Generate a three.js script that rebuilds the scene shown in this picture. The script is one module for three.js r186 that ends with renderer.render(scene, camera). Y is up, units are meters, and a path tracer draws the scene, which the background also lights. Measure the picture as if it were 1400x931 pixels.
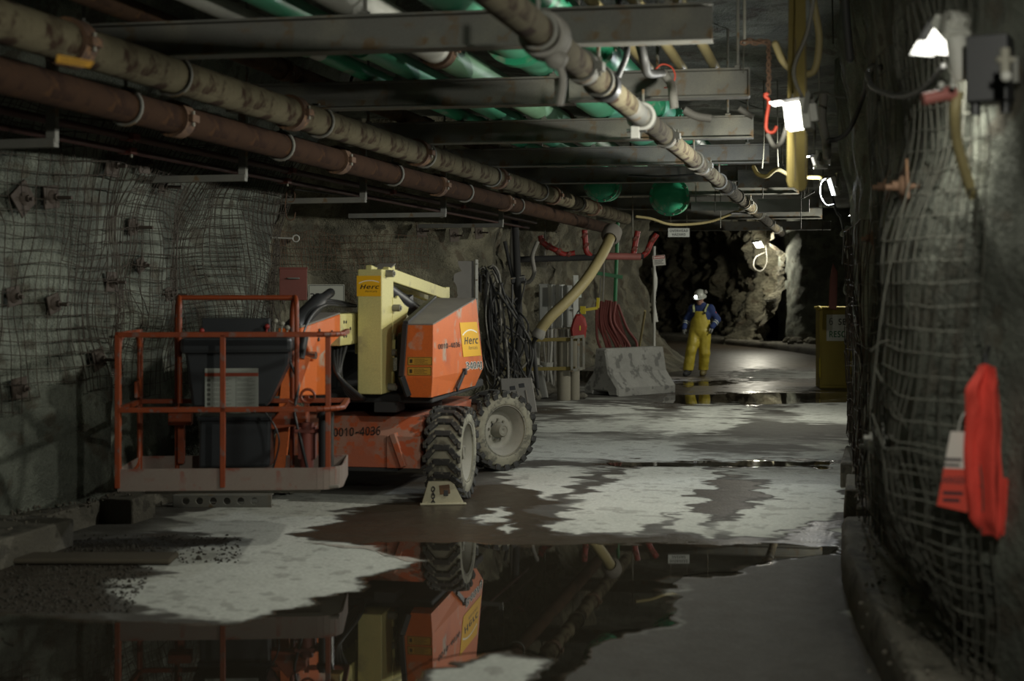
import * as THREE from 'three';
import { mergeGeometries } from 'three/addons/utils/BufferGeometryUtils.js';
import { RectAreaLightUniformsLib } from 'three/addons/lights/RectAreaLightUniformsLib.js';
import { RoundedBoxGeometry } from 'three/addons/geometries/RoundedBoxGeometry.js';

// ---------- camera, light level ----------
const scene = new THREE.Scene();
scene.background = new THREE.Color(0x000000);
const EYE = 1.86, FOC = 1900, YAW = 13.6 * Math.PI / 180, HORIZON = 395;
const camera = new THREE.PerspectiveCamera(2 * Math.atan(465.5 / FOC) * 180 / Math.PI, 1400 / 931, 0.1, 200);
camera.position.set(0, EYE, 0);
camera.rotation.y = YAW;
camera.setViewOffset(1400, 931, 0, 465.5 - HORIZON, 1400, 931);
camera.focus = 17; camera.userData.fStop = 1.6;
scene.add(camera);
const renderer = new THREE.WebGLRenderer({ antialias: true });
renderer.toneMapping = THREE.LinearToneMapping;
renderer.toneMappingExposure = 0.32;
renderer.shadowMap.enabled = true;
RectAreaLightUniformsLib.init();
const LAMP_COLOR = new THREE.Color().setRGB(1.0, 0.98, 0.86);
const COOL_COLOR = new THREE.Color().setRGB(0.86, 0.96, 0.92);
const LAMP_POWER = { near: 15, first: 52, second: 76, third: 60, far: 62, hidden: [130, 95, 75], near_string: 85 };

// ---------- pixel rays (photo frame 1400 x 931) to places ----------
const CY = Math.cos(YAW), SY = Math.sin(YAW);
const V3 = (x, y, z) => new THREE.Vector3(x, y, z);
const fromCam = (xc, y, d) => V3(xc * CY - d * SY, y, -(xc * SY + d * CY));
const at = (px, py, d) => fromCam((px - 700) / FOC * d, EYE - (py - HORIZON) / FOC * d, d);   // at camera depth d
const onFloor = (px, py, h = 0) => { const d = (EYE - h) * FOC / (py - HORIZON); return at(px, py, d); };
const onX = (px, py, X) => { const t = (px - 700) / FOC; return at(px, py, X / (t * CY - SY)); };
const toPixel = (X, y, Z) => { const s = -Z, d = s * CY - X * SY, xc = X * CY + s * SY; return [700 + xc / d * FOC, HORIZON + (EYE - y) / d * FOC, d]; };

// ---------- seeded noise ----------
let seed = 12345;
const rnd = () => { seed = (seed + 0x6D2B79F5) | 0; let t = Math.imul(seed ^ (seed >>> 15), 1 | seed); t = (t + Math.imul(t ^ (t >>> 7), 61 | t)) ^ t; return ((t ^ (t >>> 14)) >>> 0) / 4294967296; };
const rr = (a, b) => a + (b - a) * rnd();
const hash = (x, y, z) => { let h = Math.imul(x, 374761393) ^ Math.imul(y, 668265263) ^ Math.imul(z, 1274126177); h = Math.imul(h ^ (h >>> 13), 1274126177); return ((h ^ (h >>> 16)) >>> 0) / 4294967296; };
const sm = t => t * t * (3 - 2 * t);
function noise(x, y, z = 0, P = 0) {          // value noise 0..1, tiles every P cells in x and y when P is set
  const xi = Math.floor(x), yi = Math.floor(y), zi = Math.floor(z), u = sm(x - xi), v = sm(y - yi), w = sm(z - zi);
  const m = P ? (a => ((a % P) + P) % P) : (a => a), x0 = m(xi), x1 = m(xi + 1), y0 = m(yi), y1 = m(yi + 1);
  const l = (a, b, t) => a + (b - a) * t;
  const A = l(l(hash(x0, y0, zi), hash(x1, y0, zi), u), l(hash(x0, y1, zi), hash(x1, y1, zi), u), v);
  if (w === 0) return A;
  return l(A, l(l(hash(x0, y0, zi + 1), hash(x1, y0, zi + 1), u), l(hash(x0, y1, zi + 1), hash(x1, y1, zi + 1), u), v), w);
}
const fbm = (x, y, z = 0, o = 4, P = 0) => { let s = 0, a = 0.5, t = 0; for (let i = 0; i < o; i++) { s += a * noise(x, y, z + i * 7, P); t += a; a *= 0.5; x *= 2; y *= 2; z *= 2; P *= 2; } return s / t; };
const ss = (a, b, x) => { const t = Math.min(1, Math.max(0, (x - a) / (b - a))); return t * t * (3 - 2 * t); };
const mix = (a, b, t) => a + (b - a) * t;
const mix3 = (a, b, t) => [mix(a[0], b[0], t), mix(a[1], b[1], t), mix(a[2], b[2], t)];

// ---------- textures ----------
const srgb = v => 255 * (v <= 0.0031308 ? 12.92 * v : 1.055 * Math.pow(Math.max(v, 0), 1 / 2.4) - 0.055);
function texColor(w, h, f) {                  // f(u, v) gives a linear colour
  const d = new Uint8Array(w * h * 4);
  for (let j = 0; j < h; j++) for (let i = 0; i < w; i++) { const c = f(i / w, j / h), k = (j * w + i) * 4; d[k] = Math.min(255, srgb(c[0])); d[k + 1] = Math.min(255, srgb(c[1])); d[k + 2] = Math.min(255, srgb(c[2])); d[k + 3] = 255; }
  return finish(new THREE.DataTexture(d, w, h), true);
}
function texGray(w, h, f) {
  const d = new Uint8Array(w * h * 4);
  for (let j = 0; j < h; j++) for (let i = 0; i < w; i++) { const c = Math.max(0, Math.min(255, 255 * f(i / w, j / h))), k = (j * w + i) * 4; d[k] = d[k + 1] = d[k + 2] = c; d[k + 3] = 255; }
  return finish(new THREE.DataTexture(d, w, h), false);
}
function finish(t, color) { t.wrapS = t.wrapT = THREE.RepeatWrapping; t.magFilter = THREE.LinearFilter; t.minFilter = THREE.LinearFilter; if (color) t.colorSpace = THREE.SRGBColorSpace; t.needsUpdate = true; return t; }
const scaled = (t, k) => { const c = t.clone(); c.repeat.set(k, k); c.needsUpdate = true; return c; };
function patchTex(n, cells, a, b, c, lo, hi, c2lo = 0.62) {       // base a, broad tone b, chips or splashes c
  return texColor(n, n, (u, v) => {
    const f = fbm(u * cells, v * cells, 3, 5, cells), g = fbm(u * cells * 2, v * cells * 2, 11, 4, cells * 2), k = noise(u * n / 2, v * n / 2, 5, n / 2);
    let col = mix3(a, b, ss(0.35, 0.7, f)); col = mix3(col, c, ss(lo, hi, g) * ss(c2lo - 0.25, c2lo, f + 0.1));
    const q = 0.88 + 0.24 * k; return [col[0] * q, col[1] * q, col[2] * q];
  });
}
const T = {
  grime: texGray(512, 512, (u, v) => 0.62 + 0.26 * fbm(u * 5, v * 5, 1, 5, 5) + 0.12 * noise(u * 200, v * 200, 2, 200)),
  fine: texGray(512, 512, (u, v) => 0.55 * fbm(u * 24, v * 24, 4, 4, 24) + 0.45 * noise(u * 160, v * 160, 9, 160)),
  streak: texGray(512, 512, (u, v) => 0.6 * fbm(u * 40, v * 5, 6, 3, 0) + 0.4 * fbm(u * 10, v * 10, 8, 4, 10)),
  rock: texColor(1024, 1024, (u, v) => {
    const f = fbm(u * 6, v * 6, 21, 6, 6), g = fbm(u * 14, v * 14, 31, 4, 14), k = noise(u * 300, v * 300, 4, 300);
    let c = mix3([0.15, 0.16, 0.14], [0.31, 0.33, 0.29], ss(0.3, 0.7, f)); c = mix3(c, [0.12, 0.1, 0.075], ss(0.6, 0.75, g) * 0.7); const q = 0.8 + 0.35 * k; return [c[0] * q, c[1] * q, c[2] * q];
  }),
  rockBump: texGray(1024, 1024, (u, v) => 0.5 * fbm(u * 18, v * 18, 2, 5, 18) + 0.3 * fbm(u * 60, v * 60, 5, 3, 60) + 0.2 * noise(u * 250, v * 250, 7, 250)),
  concrete: texColor(512, 512, (u, v) => {
    const f = fbm(u * 5, v * 5, 41, 5, 5), k = noise(u * 220, v * 220, 3, 220), g = fbm(u * 9, v * 9, 43, 4, 9);
    const c = mix3([0.23, 0.23, 0.21], [0.36, 0.36, 0.33], f), q = (0.85 + 0.3 * k) * (1 - 0.45 * ss(0.58, 0.72, g)); return [c[0] * q, c[1] * q, c[2] * q];
  }),
  orange: patchTex(512, 4, [0.62, 0.135, 0.02], [0.5, 0.1, 0.018], [0.42, 0.3, 0.22], 0.6, 0.72),
  faded: patchTex(512, 5, [0.36, 0.1, 0.05], [0.33, 0.17, 0.12], [0.42, 0.09, 0.03], 0.55, 0.66),
  toe: patchTex(512, 4, [0.2, 0.16, 0.135], [0.19, 0.13, 0.11], [0.2, 0.045, 0.024], 0.56, 0.68),
  cream: patchTex(512, 3, [0.58, 0.53, 0.22], [0.52, 0.47, 0.2], [0.33, 0.29, 0.16], 0.64, 0.78),
  rust: patchTex(512, 6, [0.13, 0.075, 0.045], [0.08, 0.045, 0.03], [0.18, 0.1, 0.05], 0.5, 0.7),
  pipe: patchTex(512, 5, [0.115, 0.1, 0.062], [0.06, 0.047, 0.028], [0.035, 0.02, 0.012], 0.44, 0.62),
  steel: patchTex(512, 5, [0.17, 0.17, 0.15], [0.215, 0.21, 0.172], [0.17, 0.115, 0.06], 0.56, 0.7),
  tread: patchTex(512, 8, [0.028, 0.028, 0.027], [0.06, 0.06, 0.055], [0.19, 0.18, 0.14], 0.55, 0.7),
  rubber: patchTex(512, 6, [0.26, 0.25, 0.19], [0.2, 0.19, 0.145], [0.12, 0.115, 0.09], 0.5, 0.66),
  green: patchTex(512, 4, [0.025, 0.3, 0.15], [0.03, 0.24, 0.13], [0.2, 0.3, 0.2], 0.6, 0.75),
};

// ---------- materials ----------
const mat = (o) => new THREE.MeshStandardMaterial({ roughness: 0.8, metalness: 0, ...o });
const lin = (r, g, b) => new THREE.Color().setRGB(r, g, b);
const plain = (r, g, b, rough = 0.75, metal = 0, extra = {}) => mat({ color: lin(r, g, b), roughness: rough, metalness: metal, map: T.grime, ...extra });
const M = {
  rock: mat({ color: lin(0.66, 0.68, 0.63), map: scaled(T.rock, 0.5), bumpMap: scaled(T.rockBump, 0.7), bumpScale: 0.03, roughness: 0.9 }),
  roofRock: mat({ color: lin(0.6, 0.6, 0.55), map: scaled(T.rock, 0.4), bumpMap: scaled(T.rockBump, 0.6), bumpScale: 0.05, roughness: 0.95 }),
  rightRock: mat({ color: lin(0.56, 0.56, 0.52), map: scaled(T.rock, 0.5), bumpMap: scaled(T.rockBump, 0.7), bumpScale: 0.03, roughness: 0.9 }),
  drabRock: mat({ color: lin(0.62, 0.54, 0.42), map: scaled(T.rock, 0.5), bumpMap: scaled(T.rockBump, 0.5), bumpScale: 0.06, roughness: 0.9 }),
  brownRock: mat({ color: lin(0.62, 0.54, 0.42), map: scaled(T.rock, 0.4), bumpMap: scaled(T.rockBump, 0.35), bumpScale: 0.16, roughness: 0.85 }),
  concrete: mat({ map: T.concrete, bumpMap: scaled(T.fine, 2), bumpScale: 0.006, roughness: 0.9 }),
  dirtyConcrete: mat({ color: lin(0.46, 0.43, 0.37), map: T.concrete, bumpMap: scaled(T.fine, 2), bumpScale: 0.012, roughness: 0.9 }),
  orange: mat({ map: T.orange, roughness: 0.5 }), faded: mat({ map: scaled(T.faded, 1.4), roughness: 0.7 }), toe: mat({ map: scaled(T.toe, 1.5), roughness: 0.75 }),
  rail: mat({ color: lin(0.36, 0.29, 0.32), map: scaled(T.orange, 3), roughness: 0.5 }),
  cream: mat({ map: T.cream, roughness: 0.55 }),
  rust: mat({ map: scaled(T.rust, 2), roughness: 0.85, metalness: 0.2 }), pipe: new THREE.MeshPhysicalMaterial({ map: scaled(T.pipe, 1.3), roughness: 0.95, specularIntensity: 0.3 }),
  steel: mat({ map: T.steel, roughness: 0.75 }), galv: mat({ map: scaled(T.steel, 1.6), roughness: 0.8 }),
  tread: mat({ map: scaled(T.tread, 2), roughness: 0.85 }), rubber: mat({ map: scaled(T.rubber, 2), roughness: 0.9 }),
  rim: plain(0.36, 0.35, 0.3, 0.75, 0, { map: scaled(T.grime, 2) }), hub: plain(0.26, 0.25, 0.2, 0.7),
  green: mat({ map: scaled(T.green, 1.2), roughness: 0.45 }), white: plain(0.62, 0.62, 0.56, 0.6), black: plain(0.025, 0.026, 0.028, 0.45), blackMatte: plain(0.03, 0.03, 0.03, 0.85),
  tarp: plain(0.03, 0.034, 0.038, 0.35), dustGray: plain(0.23, 0.21, 0.18, 0.9), wire: plain(0.07, 0.055, 0.04, 0.7, 0.3), wireLight: plain(0.1, 0.1, 0.08, 0.8, 0), rustRed: plain(0.2, 0.05, 0.035, 0.6),
  red: plain(0.33, 0.028, 0.022, 0.5), redHose: plain(0.22, 0.055, 0.045, 0.7), greenPaint: plain(0.015, 0.22, 0.07, 0.5), yellow: plain(0.62, 0.5, 0.03, 0.55), mustard: plain(0.2, 0.155, 0.04, 0.85), boxYellow: plain(0.42, 0.33, 0.05, 0.6),
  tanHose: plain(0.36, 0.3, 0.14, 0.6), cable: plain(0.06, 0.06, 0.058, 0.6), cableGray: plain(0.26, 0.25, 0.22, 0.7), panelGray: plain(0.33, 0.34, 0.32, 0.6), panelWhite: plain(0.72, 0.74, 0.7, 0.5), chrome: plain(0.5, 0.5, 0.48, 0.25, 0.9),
  darkPipe: new THREE.MeshPhysicalMaterial({ color: lin(0.3, 0.27, 0.25), map: scaled(T.rust, 1.5), roughness: 0.95, specularIntensity: 0.25 }), post: plain(0.27, 0.25, 0.19, 0.7), darkRed: plain(0.09, 0.035, 0.03, 0.6), boltRust: plain(0.085, 0.065, 0.05, 0.8, 0), fabricRed: plain(0.85, 0.075, 0.05, 0.9), chock: plain(0.5, 0.47, 0.33, 0.7), hookRed: plain(0.8, 0.1, 0.05, 0.5), whitish: plain(0.55, 0.55, 0.5, 0.7), plastic: plain(0.22, 0.21, 0.19, 0.7), wood: plain(0.1, 0.085, 0.06, 0.9), pinkPipe: plain(0.4, 0.14, 0.12, 0.55), 
};
const glow = (c, k) => new THREE.MeshStandardMaterial({ color: 0xffffff, emissive: c, emissiveIntensity: k, roughness: 0.5 });

// ---------- object helpers ----------
const used = {};
const numbered = n => { const k = used[n] = (used[n] ?? -1) + 1; return k ? `${n}_${String(k).padStart(3, '0')}` : n; };
function uvMetres(g) {                        // box mapping in metres
  if (g.index) g = g.toNonIndexed();
  const p = g.attributes.position, n = g.attributes.normal, uv = new Float32Array(p.count * 2);
  for (let i = 0; i < p.count; i += 3) {
    let a = 0, b = 0, c = 0; for (let k = 0; k < 3; k++) { a += n.getX(i + k); b += n.getY(i + k); c += n.getZ(i + k); }
    a = Math.abs(a); b = Math.abs(b); c = Math.abs(c);
    for (let k = i; k < i + 3; k++) { const x = p.getX(k), y = p.getY(k), z = p.getZ(k); const [s, t] = a >= b && a >= c ? [z, y] : b >= c ? [x, z] : [x, y]; uv[2 * k] = s; uv[2 * k + 1] = t; }
  }
  g.setAttribute('uv', new THREE.BufferAttribute(uv, 2));
  for (const k of Object.keys(g.attributes)) if (!['position', 'normal', 'uv'].includes(k)) g.deleteAttribute(k);
  return g;
}
const join = list => mergeGeometries(list.map(g => { const q = g.index ? g.toNonIndexed() : g; for (const k of Object.keys(q.attributes)) if (!['position', 'normal', 'uv'].includes(k)) q.deleteAttribute(k); return q; }));
function mesh(name, geo, m, parent = scene, keepUv = false) {
  if (Array.isArray(geo)) geo = join(geo);
  if (!keepUv && !geo.userData.metres) { geo = uvMetres(geo); geo.userData.metres = true; }
  const o = new THREE.Mesh(geo, m); o.name = parent === scene ? numbered(name) : name; o.castShadow = o.receiveShadow = true; parent.add(o); return o;
}
function tag(o, label, category, group, kind) { o.userData.label = label; o.userData.category = category; if (group) o.userData.group = group; if (kind) o.userData.kind = kind; return o; }
function thing(name, label, category, p = [0, 0, 0], turn = 0, group) {
  const o = new THREE.Group(); o.name = numbered(name); scene.add(o); if (p.isVector3) o.position.copy(p); else o.position.set(...p); o.rotation.y = turn; return tag(o, label, category, group);
}
const structure = o => { o.userData.kind = 'structure'; return o; };
function copyOf(o, label, group) { const c = o.clone(); c.userData = { ...o.userData }; c.name = numbered(o.name.replace(/_\d{3}$/, '')); if (label) c.userData.label = label; if (group) c.userData.group = group; scene.add(c); return c; }
const place = (g, p, r = [0, 0, 0]) => { g.applyMatrix4(new THREE.Matrix4().compose(p.isVector3 ? p : V3(...p), new THREE.Quaternion().setFromEuler(new THREE.Euler(...r)), V3(1, 1, 1))); return g; };
const box = (w, h, d, p = [0, 0, 0], r = [0, 0, 0], bev = 0.006) => place(new RoundedBoxGeometry(w, h, d, 1, Math.min(bev, w / 2.2, h / 2.2, d / 2.2)), p, r);
const vec = p => p.isVector3 ? p : V3(...p);
function along(g, a, b) {                     // turns geometry made along y (centred) so that it runs from a to b
  a = vec(a); b = vec(b); const dir = b.clone().sub(a).normalize();
  g.applyMatrix4(new THREE.Matrix4().compose(a.clone().add(b).multiplyScalar(0.5), new THREE.Quaternion().setFromUnitVectors(V3(0, 1, 0), dir), V3(1, 1, 1))); return g;
}
const rod = (a, b, r, seg = 10, r2 = r) => along(new THREE.CylinderGeometry(r2, r, vec(a).distanceTo(vec(b)), seg), a, b);
function bar(a, b, w, t, bev = 0.004) {       // flat or square bar between points: w sideways, t the other way, kept upright
  a = vec(a); b = vec(b); const z = b.clone().sub(a), L = z.length(); z.normalize();
  const up = Math.abs(z.y) > 0.98 ? V3(0, 0, 1) : V3(0, 1, 0), x = up.clone().cross(z).normalize(), y = z.clone().cross(x);
  const g = new RoundedBoxGeometry(w, t, L, 1, Math.min(bev, w / 2.2, t / 2.2)); g.applyMatrix4(new THREE.Matrix4().makeBasis(x, y, z).setPosition(a.clone().add(b).multiplyScalar(0.5))); return g;
}
const tube = (pts, r, seg = 0, rad = 7) => new THREE.TubeGeometry(new THREE.CatmullRomCurve3(pts.map(vec), false, 'centripetal'), seg || Math.max(8, pts.length * 6), r, rad);
const caps = (pts, r) => [new THREE.SphereGeometry(r, 7, 5).translate(...vec(pts[0]).toArray()), new THREE.SphereGeometry(r, 7, 5).translate(...vec(pts[pts.length - 1]).toArray())];
function extrude(pts, depth, bev = 0.006, holes = []) {   // outline in x, y; thickness along z, centred
  const s = new THREE.Shape(pts.map(p => new THREE.Vector2(...p)));
  for (const [x, y, r] of holes) { const h = new THREE.Path(); h.absarc(x, y, r, 0, Math.PI * 2); s.holes.push(h); }
  const g = new THREE.ExtrudeGeometry(s, { depth: depth - 2 * bev, bevelEnabled: bev > 0, bevelThickness: bev, bevelSize: bev, bevelOffset: -bev, bevelSegments: 1, curveSegments: 16 });
  return g.translate(0, 0, -(depth - 2 * bev) / 2);
}
const lathe = (pts, seg = 32) => new THREE.LatheGeometry(pts.map(p => new THREE.Vector2(...p)), seg);
function solid(corners, faces) {              // flat-shaded polyhedron
  const pos = []; for (const f of faces) for (let k = 1; k < f.length - 1; k++) pos.push(...corners[f[0]], ...corners[f[k]], ...corners[f[k + 1]]);
  const g = new THREE.BufferGeometry(); g.setAttribute('position', new THREE.Float32BufferAttribute(pos, 3)); g.computeVertexNormals(); g.setAttribute('uv', new THREE.Float32BufferAttribute(new Float32Array(pos.length / 3 * 2), 2)); return g;
}
function lumpy(g, amp, k, s = 0) { const p = g.attributes.position; for (let i = 0; i < p.count; i++) { const x = p.getX(i), y = p.getY(i), z = p.getZ(i); p.setXYZ(i, x + amp * (fbm(x * k + 5, y * k, z * k + s, 3) - 0.5) * 2, y + amp * (fbm(x * k, y * k + 9, z * k + s, 3) - 0.5) * 2, z + amp * (fbm(x * k, y * k + 3, z * k + 17 + s, 3) - 0.5) * 2); } g.computeVertexNormals(); return g; }
function rough(w, h, d, n, amp, k, s = 0) { const nx = Math.max(2, Math.round(w * n)), ny = Math.max(2, Math.round(h * n)), nz = Math.max(2, Math.round(d * n)); return lumpy(new RoundedBoxGeometry(w, h, d, Math.min(10, Math.max(nx, ny, nz)), 0.02), amp, k, s); }
function canvasTex(w, h, draw) { const c = document.createElement('canvas'); c.width = w; c.height = h; draw(c.getContext('2d'), w, h); const t = new THREE.CanvasTexture(c); t.colorSpace = THREE.SRGBColorSpace; return t; }
function plate(w, h, t, m, mFace, name, parent, p, r = [0, 0, 0]) {     // printed plate: thin body whose +z face carries the print
  const g = new THREE.BoxGeometry(w, h, t), o = new THREE.Mesh(g, [m, m, m, m, mFace, m]); o.name = parent === scene ? numbered(name) : name; o.castShadow = o.receiveShadow = true; if (p.isVector3) o.position.copy(p); else o.position.set(...p); o.rotation.set(...r); parent.add(o); return o;
}

// ---------- the drift: walls, ceiling, floor ----------
function pathOf(pts, side) {                  // pts are [X, distance along the drift]; side +1: room lies to +X of a path that leads away
  const c = new THREE.CatmullRomCurve3(pts.map(([x, s]) => V3(x, 0, -s)), false, 'centripetal'), L = c.getLength(); c.arcLengthDivisions = 400;
  return { L, base: (l) => { const u = Math.min(0.9999, Math.max(0.0001, l / L)), p = c.getPointAt(u), t = c.getTangentAt(u); return [p, V3(-t.z * side, 0, t.x * side).normalize()]; } };
}
function rockWall(name, path, opt) {
  const { top = 4.5, lean = 0.5, fold = 0.3, mid = 0.14, fine = 0.05, flare = () => 0, seedAt = 0, step = 0.12, material = M.rock, from = 0, to = path.L } = opt;
  const coarse = (l, h) => fold * (fbm(l * 0.75 + seedAt, h * 0.28, seedAt, 3) - 0.5) * 2 + mid * (fbm(l * 1.5 + seedAt, h * 0.9, seedAt + 3, 3) - 0.5) * 2 + lean * ss(2.4, top, h) + flare(l, h);
  const surf = (l, h, off = 0, detail = 0) => { const [p, n] = path.base(l); const d = coarse(l, h) + off + (detail ? fine * (fbm(l * 4, h * 4, seedAt + 9, 4) - 0.5) * 2 + fine * 0.6 * (fbm(l * 11, h * 11, seedAt + 13, 2) - 0.5) : 0); return p.clone().addScaledVector(n, d).setY(h); };
  const nu = Math.ceil((to - from) / step), nv = Math.ceil((top + 0.15) / step), pos = [], uv = [], idx = [];
  for (let j = 0; j <= nv; j++) for (let i = 0; i <= nu; i++) { const l = from + i / nu * (to - from), h = -0.15 + j / nv * (top + 0.15), p = surf(l, h, 0, 1); pos.push(p.x, p.y, p.z); uv.push(l, h); }
  for (let j = 0; j < nv; j++) for (let i = 0; i < nu; i++) { const a = j * (nu + 1) + i, b = a + nu + 1; idx.push(a, a + 1, b, b, a + 1, b + 1); }
  const k0 = pos.length / 3, nb = 24;         // the rock has thickness: a back face half a metre and more behind
  for (let i = 0; i <= nb; i++) for (const h of [-0.15, top]) { const [p, n] = path.base(from + i / nb * (to - from)); pos.push(p.x - n.x * 1.3, h, p.z - n.z * 1.3); uv.push(i, h); }
  for (let i = 0; i < nb; i++) { const a = k0 + i * 2; idx.push(a, a + 1, a + 2, a + 2, a + 1, a + 3); }
  const g = new THREE.BufferGeometry(); g.setAttribute('position', new THREE.Float32BufferAttribute(pos, 3)); g.setAttribute('uv', new THREE.Float32BufferAttribute(uv, 2)); g.setIndex(idx); g.computeVertexNormals();
  const o = structure(mesh(name, g, material, scene, true)); o.userData.surf = surf; return { surf, mesh: o, path };
}
const leftPath = pathOf([[-6.9, -6], [-6.7, 2], [-6.45, 6], [-6.2, 8.5], [-6.02, 10.3], [-6.05, 12.2], [-6.0, 13.9], [-6.45, 14.7], [-7.5, 15.4], [-7.75, 17], [-7.6, 18.8], [-6.6, 20.2], [-5.95, 21.5], [-5.6, 24], [-5.45, 28], [-5.3, 31.5], [-5.2, 33.8], [-6.2, 36], [-9, 37.2], [-13, 37.6]], 1);
const lenTo = (path, s) => { let a = 0, b = path.L; for (let i = 0; i < 40; i++) { const m = (a + b) / 2; if (-path.base(m)[0].z < s) a = m; else b = m; } return a; };
const flareFrom = lenTo(leftPath, 29), flareTo = lenTo(leftPath, 34.6);
const splitAt = lenTo(leftPath, 14.3), leftLook = { fold: 0.3, mid: 0.15, fine: 0.06, seedAt: 11, step: 0.11, lean: 0.9,
  flare: (l, h) => ss(flareFrom, flareFrom + 2.5, l) * (1 - ss(flareTo, flareTo + 1.5, l)) * (0.95 * Math.exp(-Math.max(0, h) / 0.45) + 0.5 * Math.max(0, 1 - h / 2.6)) };
const wallLeft = rockWall('wall_left', leftPath, { ...leftLook, to: splitAt }), wallLeftFar = rockWall('wall_left', leftPath, { ...leftLook, from: splitAt, fine: 0.16, material: M.drabRock });  // drab tone starts at the recess too, putting the recess shade into the colour
tag(wallLeftFar.mesh, 'drab rock wall to the flared end behind cables and hoses, its tone also shading the recess', 'wall');
tag(wallLeft.mesh, 'grey sprayed rock wall behind the boom lift', 'wall');
const rightPath = pathOf([[2.6, -6], [2.3, 0], [1.7, 3.2], [0.98, 4.7], [0.66, 5.5], [0.5, 6.4], [0.36, 7.8], [0.22, 9.5], [0.12, 12], [0.1, 16], [0.2, 21], [0.5, 25], [0.6, 29], [0.7, 33], [1.5, 36], [2.0, 39.6], [1.3, 42.9], [-0.3, 43.9], [-1.5, 44.3], [-2.2, 45.6]], -1);  // jut near the end is shaped to keep far lamp light off this wall
const bulgeA = lenTo(rightPath, 5.9), bulgeB = lenTo(rightPath, 7.4);
const wallRight = rockWall('wall_right', rightPath, { fold: 0.1, mid: 0.09, fine: 0.045, seedAt: 47, step: 0.11, lean: 0.15, material: M.rightRock, flare: (l, h) => 0.2 * ss(bulgeA - 0.4, bulgeA + 0.5, l) * (1 - ss(bulgeB, bulgeB + 1.6, l)) * ss(0.2, 0.9, h) * (1 - ss(1.9, 2.75, h)) });
tag(wallRight.mesh, 'dark rock wall along the kerb and lamp string', 'wall');
const farPath = pathOf([[-1.9, 45.0], [-2.75, 46.8], [-3.3, 48.2], [-4.0, 50.5], [-4.9, 53], [-6.2, 55.5], [-9, 57.5], [-13, 57], [-16.5, 53], [-16.5, 44], [-13, 37.6]], -1);
const wallFar = rockWall('wall_far', farPath, { fold: 0.5, mid: 0.5, fine: 0.42, seedAt: 83, step: 0.13, lean: 0.2, material: M.brownRock, flare: (l, h) => 0.8 * Math.max(0, 1 - h / 1.8) * (1 - ss(4, 7, l)) });
tag(wallFar.mesh, 'rugged brown rock face at the bend of the drift', 'wall');
tag(structure(mesh('wall_back', box(11, 4.8, 0.5, [-2.2, 2.2, 6.25]), M.roofRock)), 'rock face closing the drift behind', 'wall');
{ // ceiling: uneven rock, thick
  const nu = 150, nv = 150, pos = [], uv = [], idx = [], X0 = -18, X1 = 4, S0 = -7, S1 = 60;
  for (let j = 0; j <= nv; j++) for (let i = 0; i <= nu; i++) { const x = mix(X0, X1, i / nu), s = mix(S0, S1, j / nv); pos.push(x, 4.25 + 0.5 * (fbm(x * 0.5, s * 0.5, 2, 5) - 0.5), -s); uv.push(x, s); }
  for (let j = 0; j < nv; j++) for (let i = 0; i < nu; i++) { const a = j * (nu + 1) + i, b = a + nu + 1; idx.push(a, b, a + 1, b, b + 1, a + 1); }
  const g = new THREE.BufferGeometry(); g.setAttribute('position', new THREE.Float32BufferAttribute(pos, 3)); g.setAttribute('uv', new THREE.Float32BufferAttribute(uv, 2)); g.setIndex(idx); g.computeVertexNormals();
  tag(structure(mesh('ceiling', [g, box(22, 0.3, 67, [-7, 4.95, -26.5]).toNonIndexed()], M.roofRock, scene, true)), 'dark rock roof above the pipes and beams', 'ceiling');
}
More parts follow.
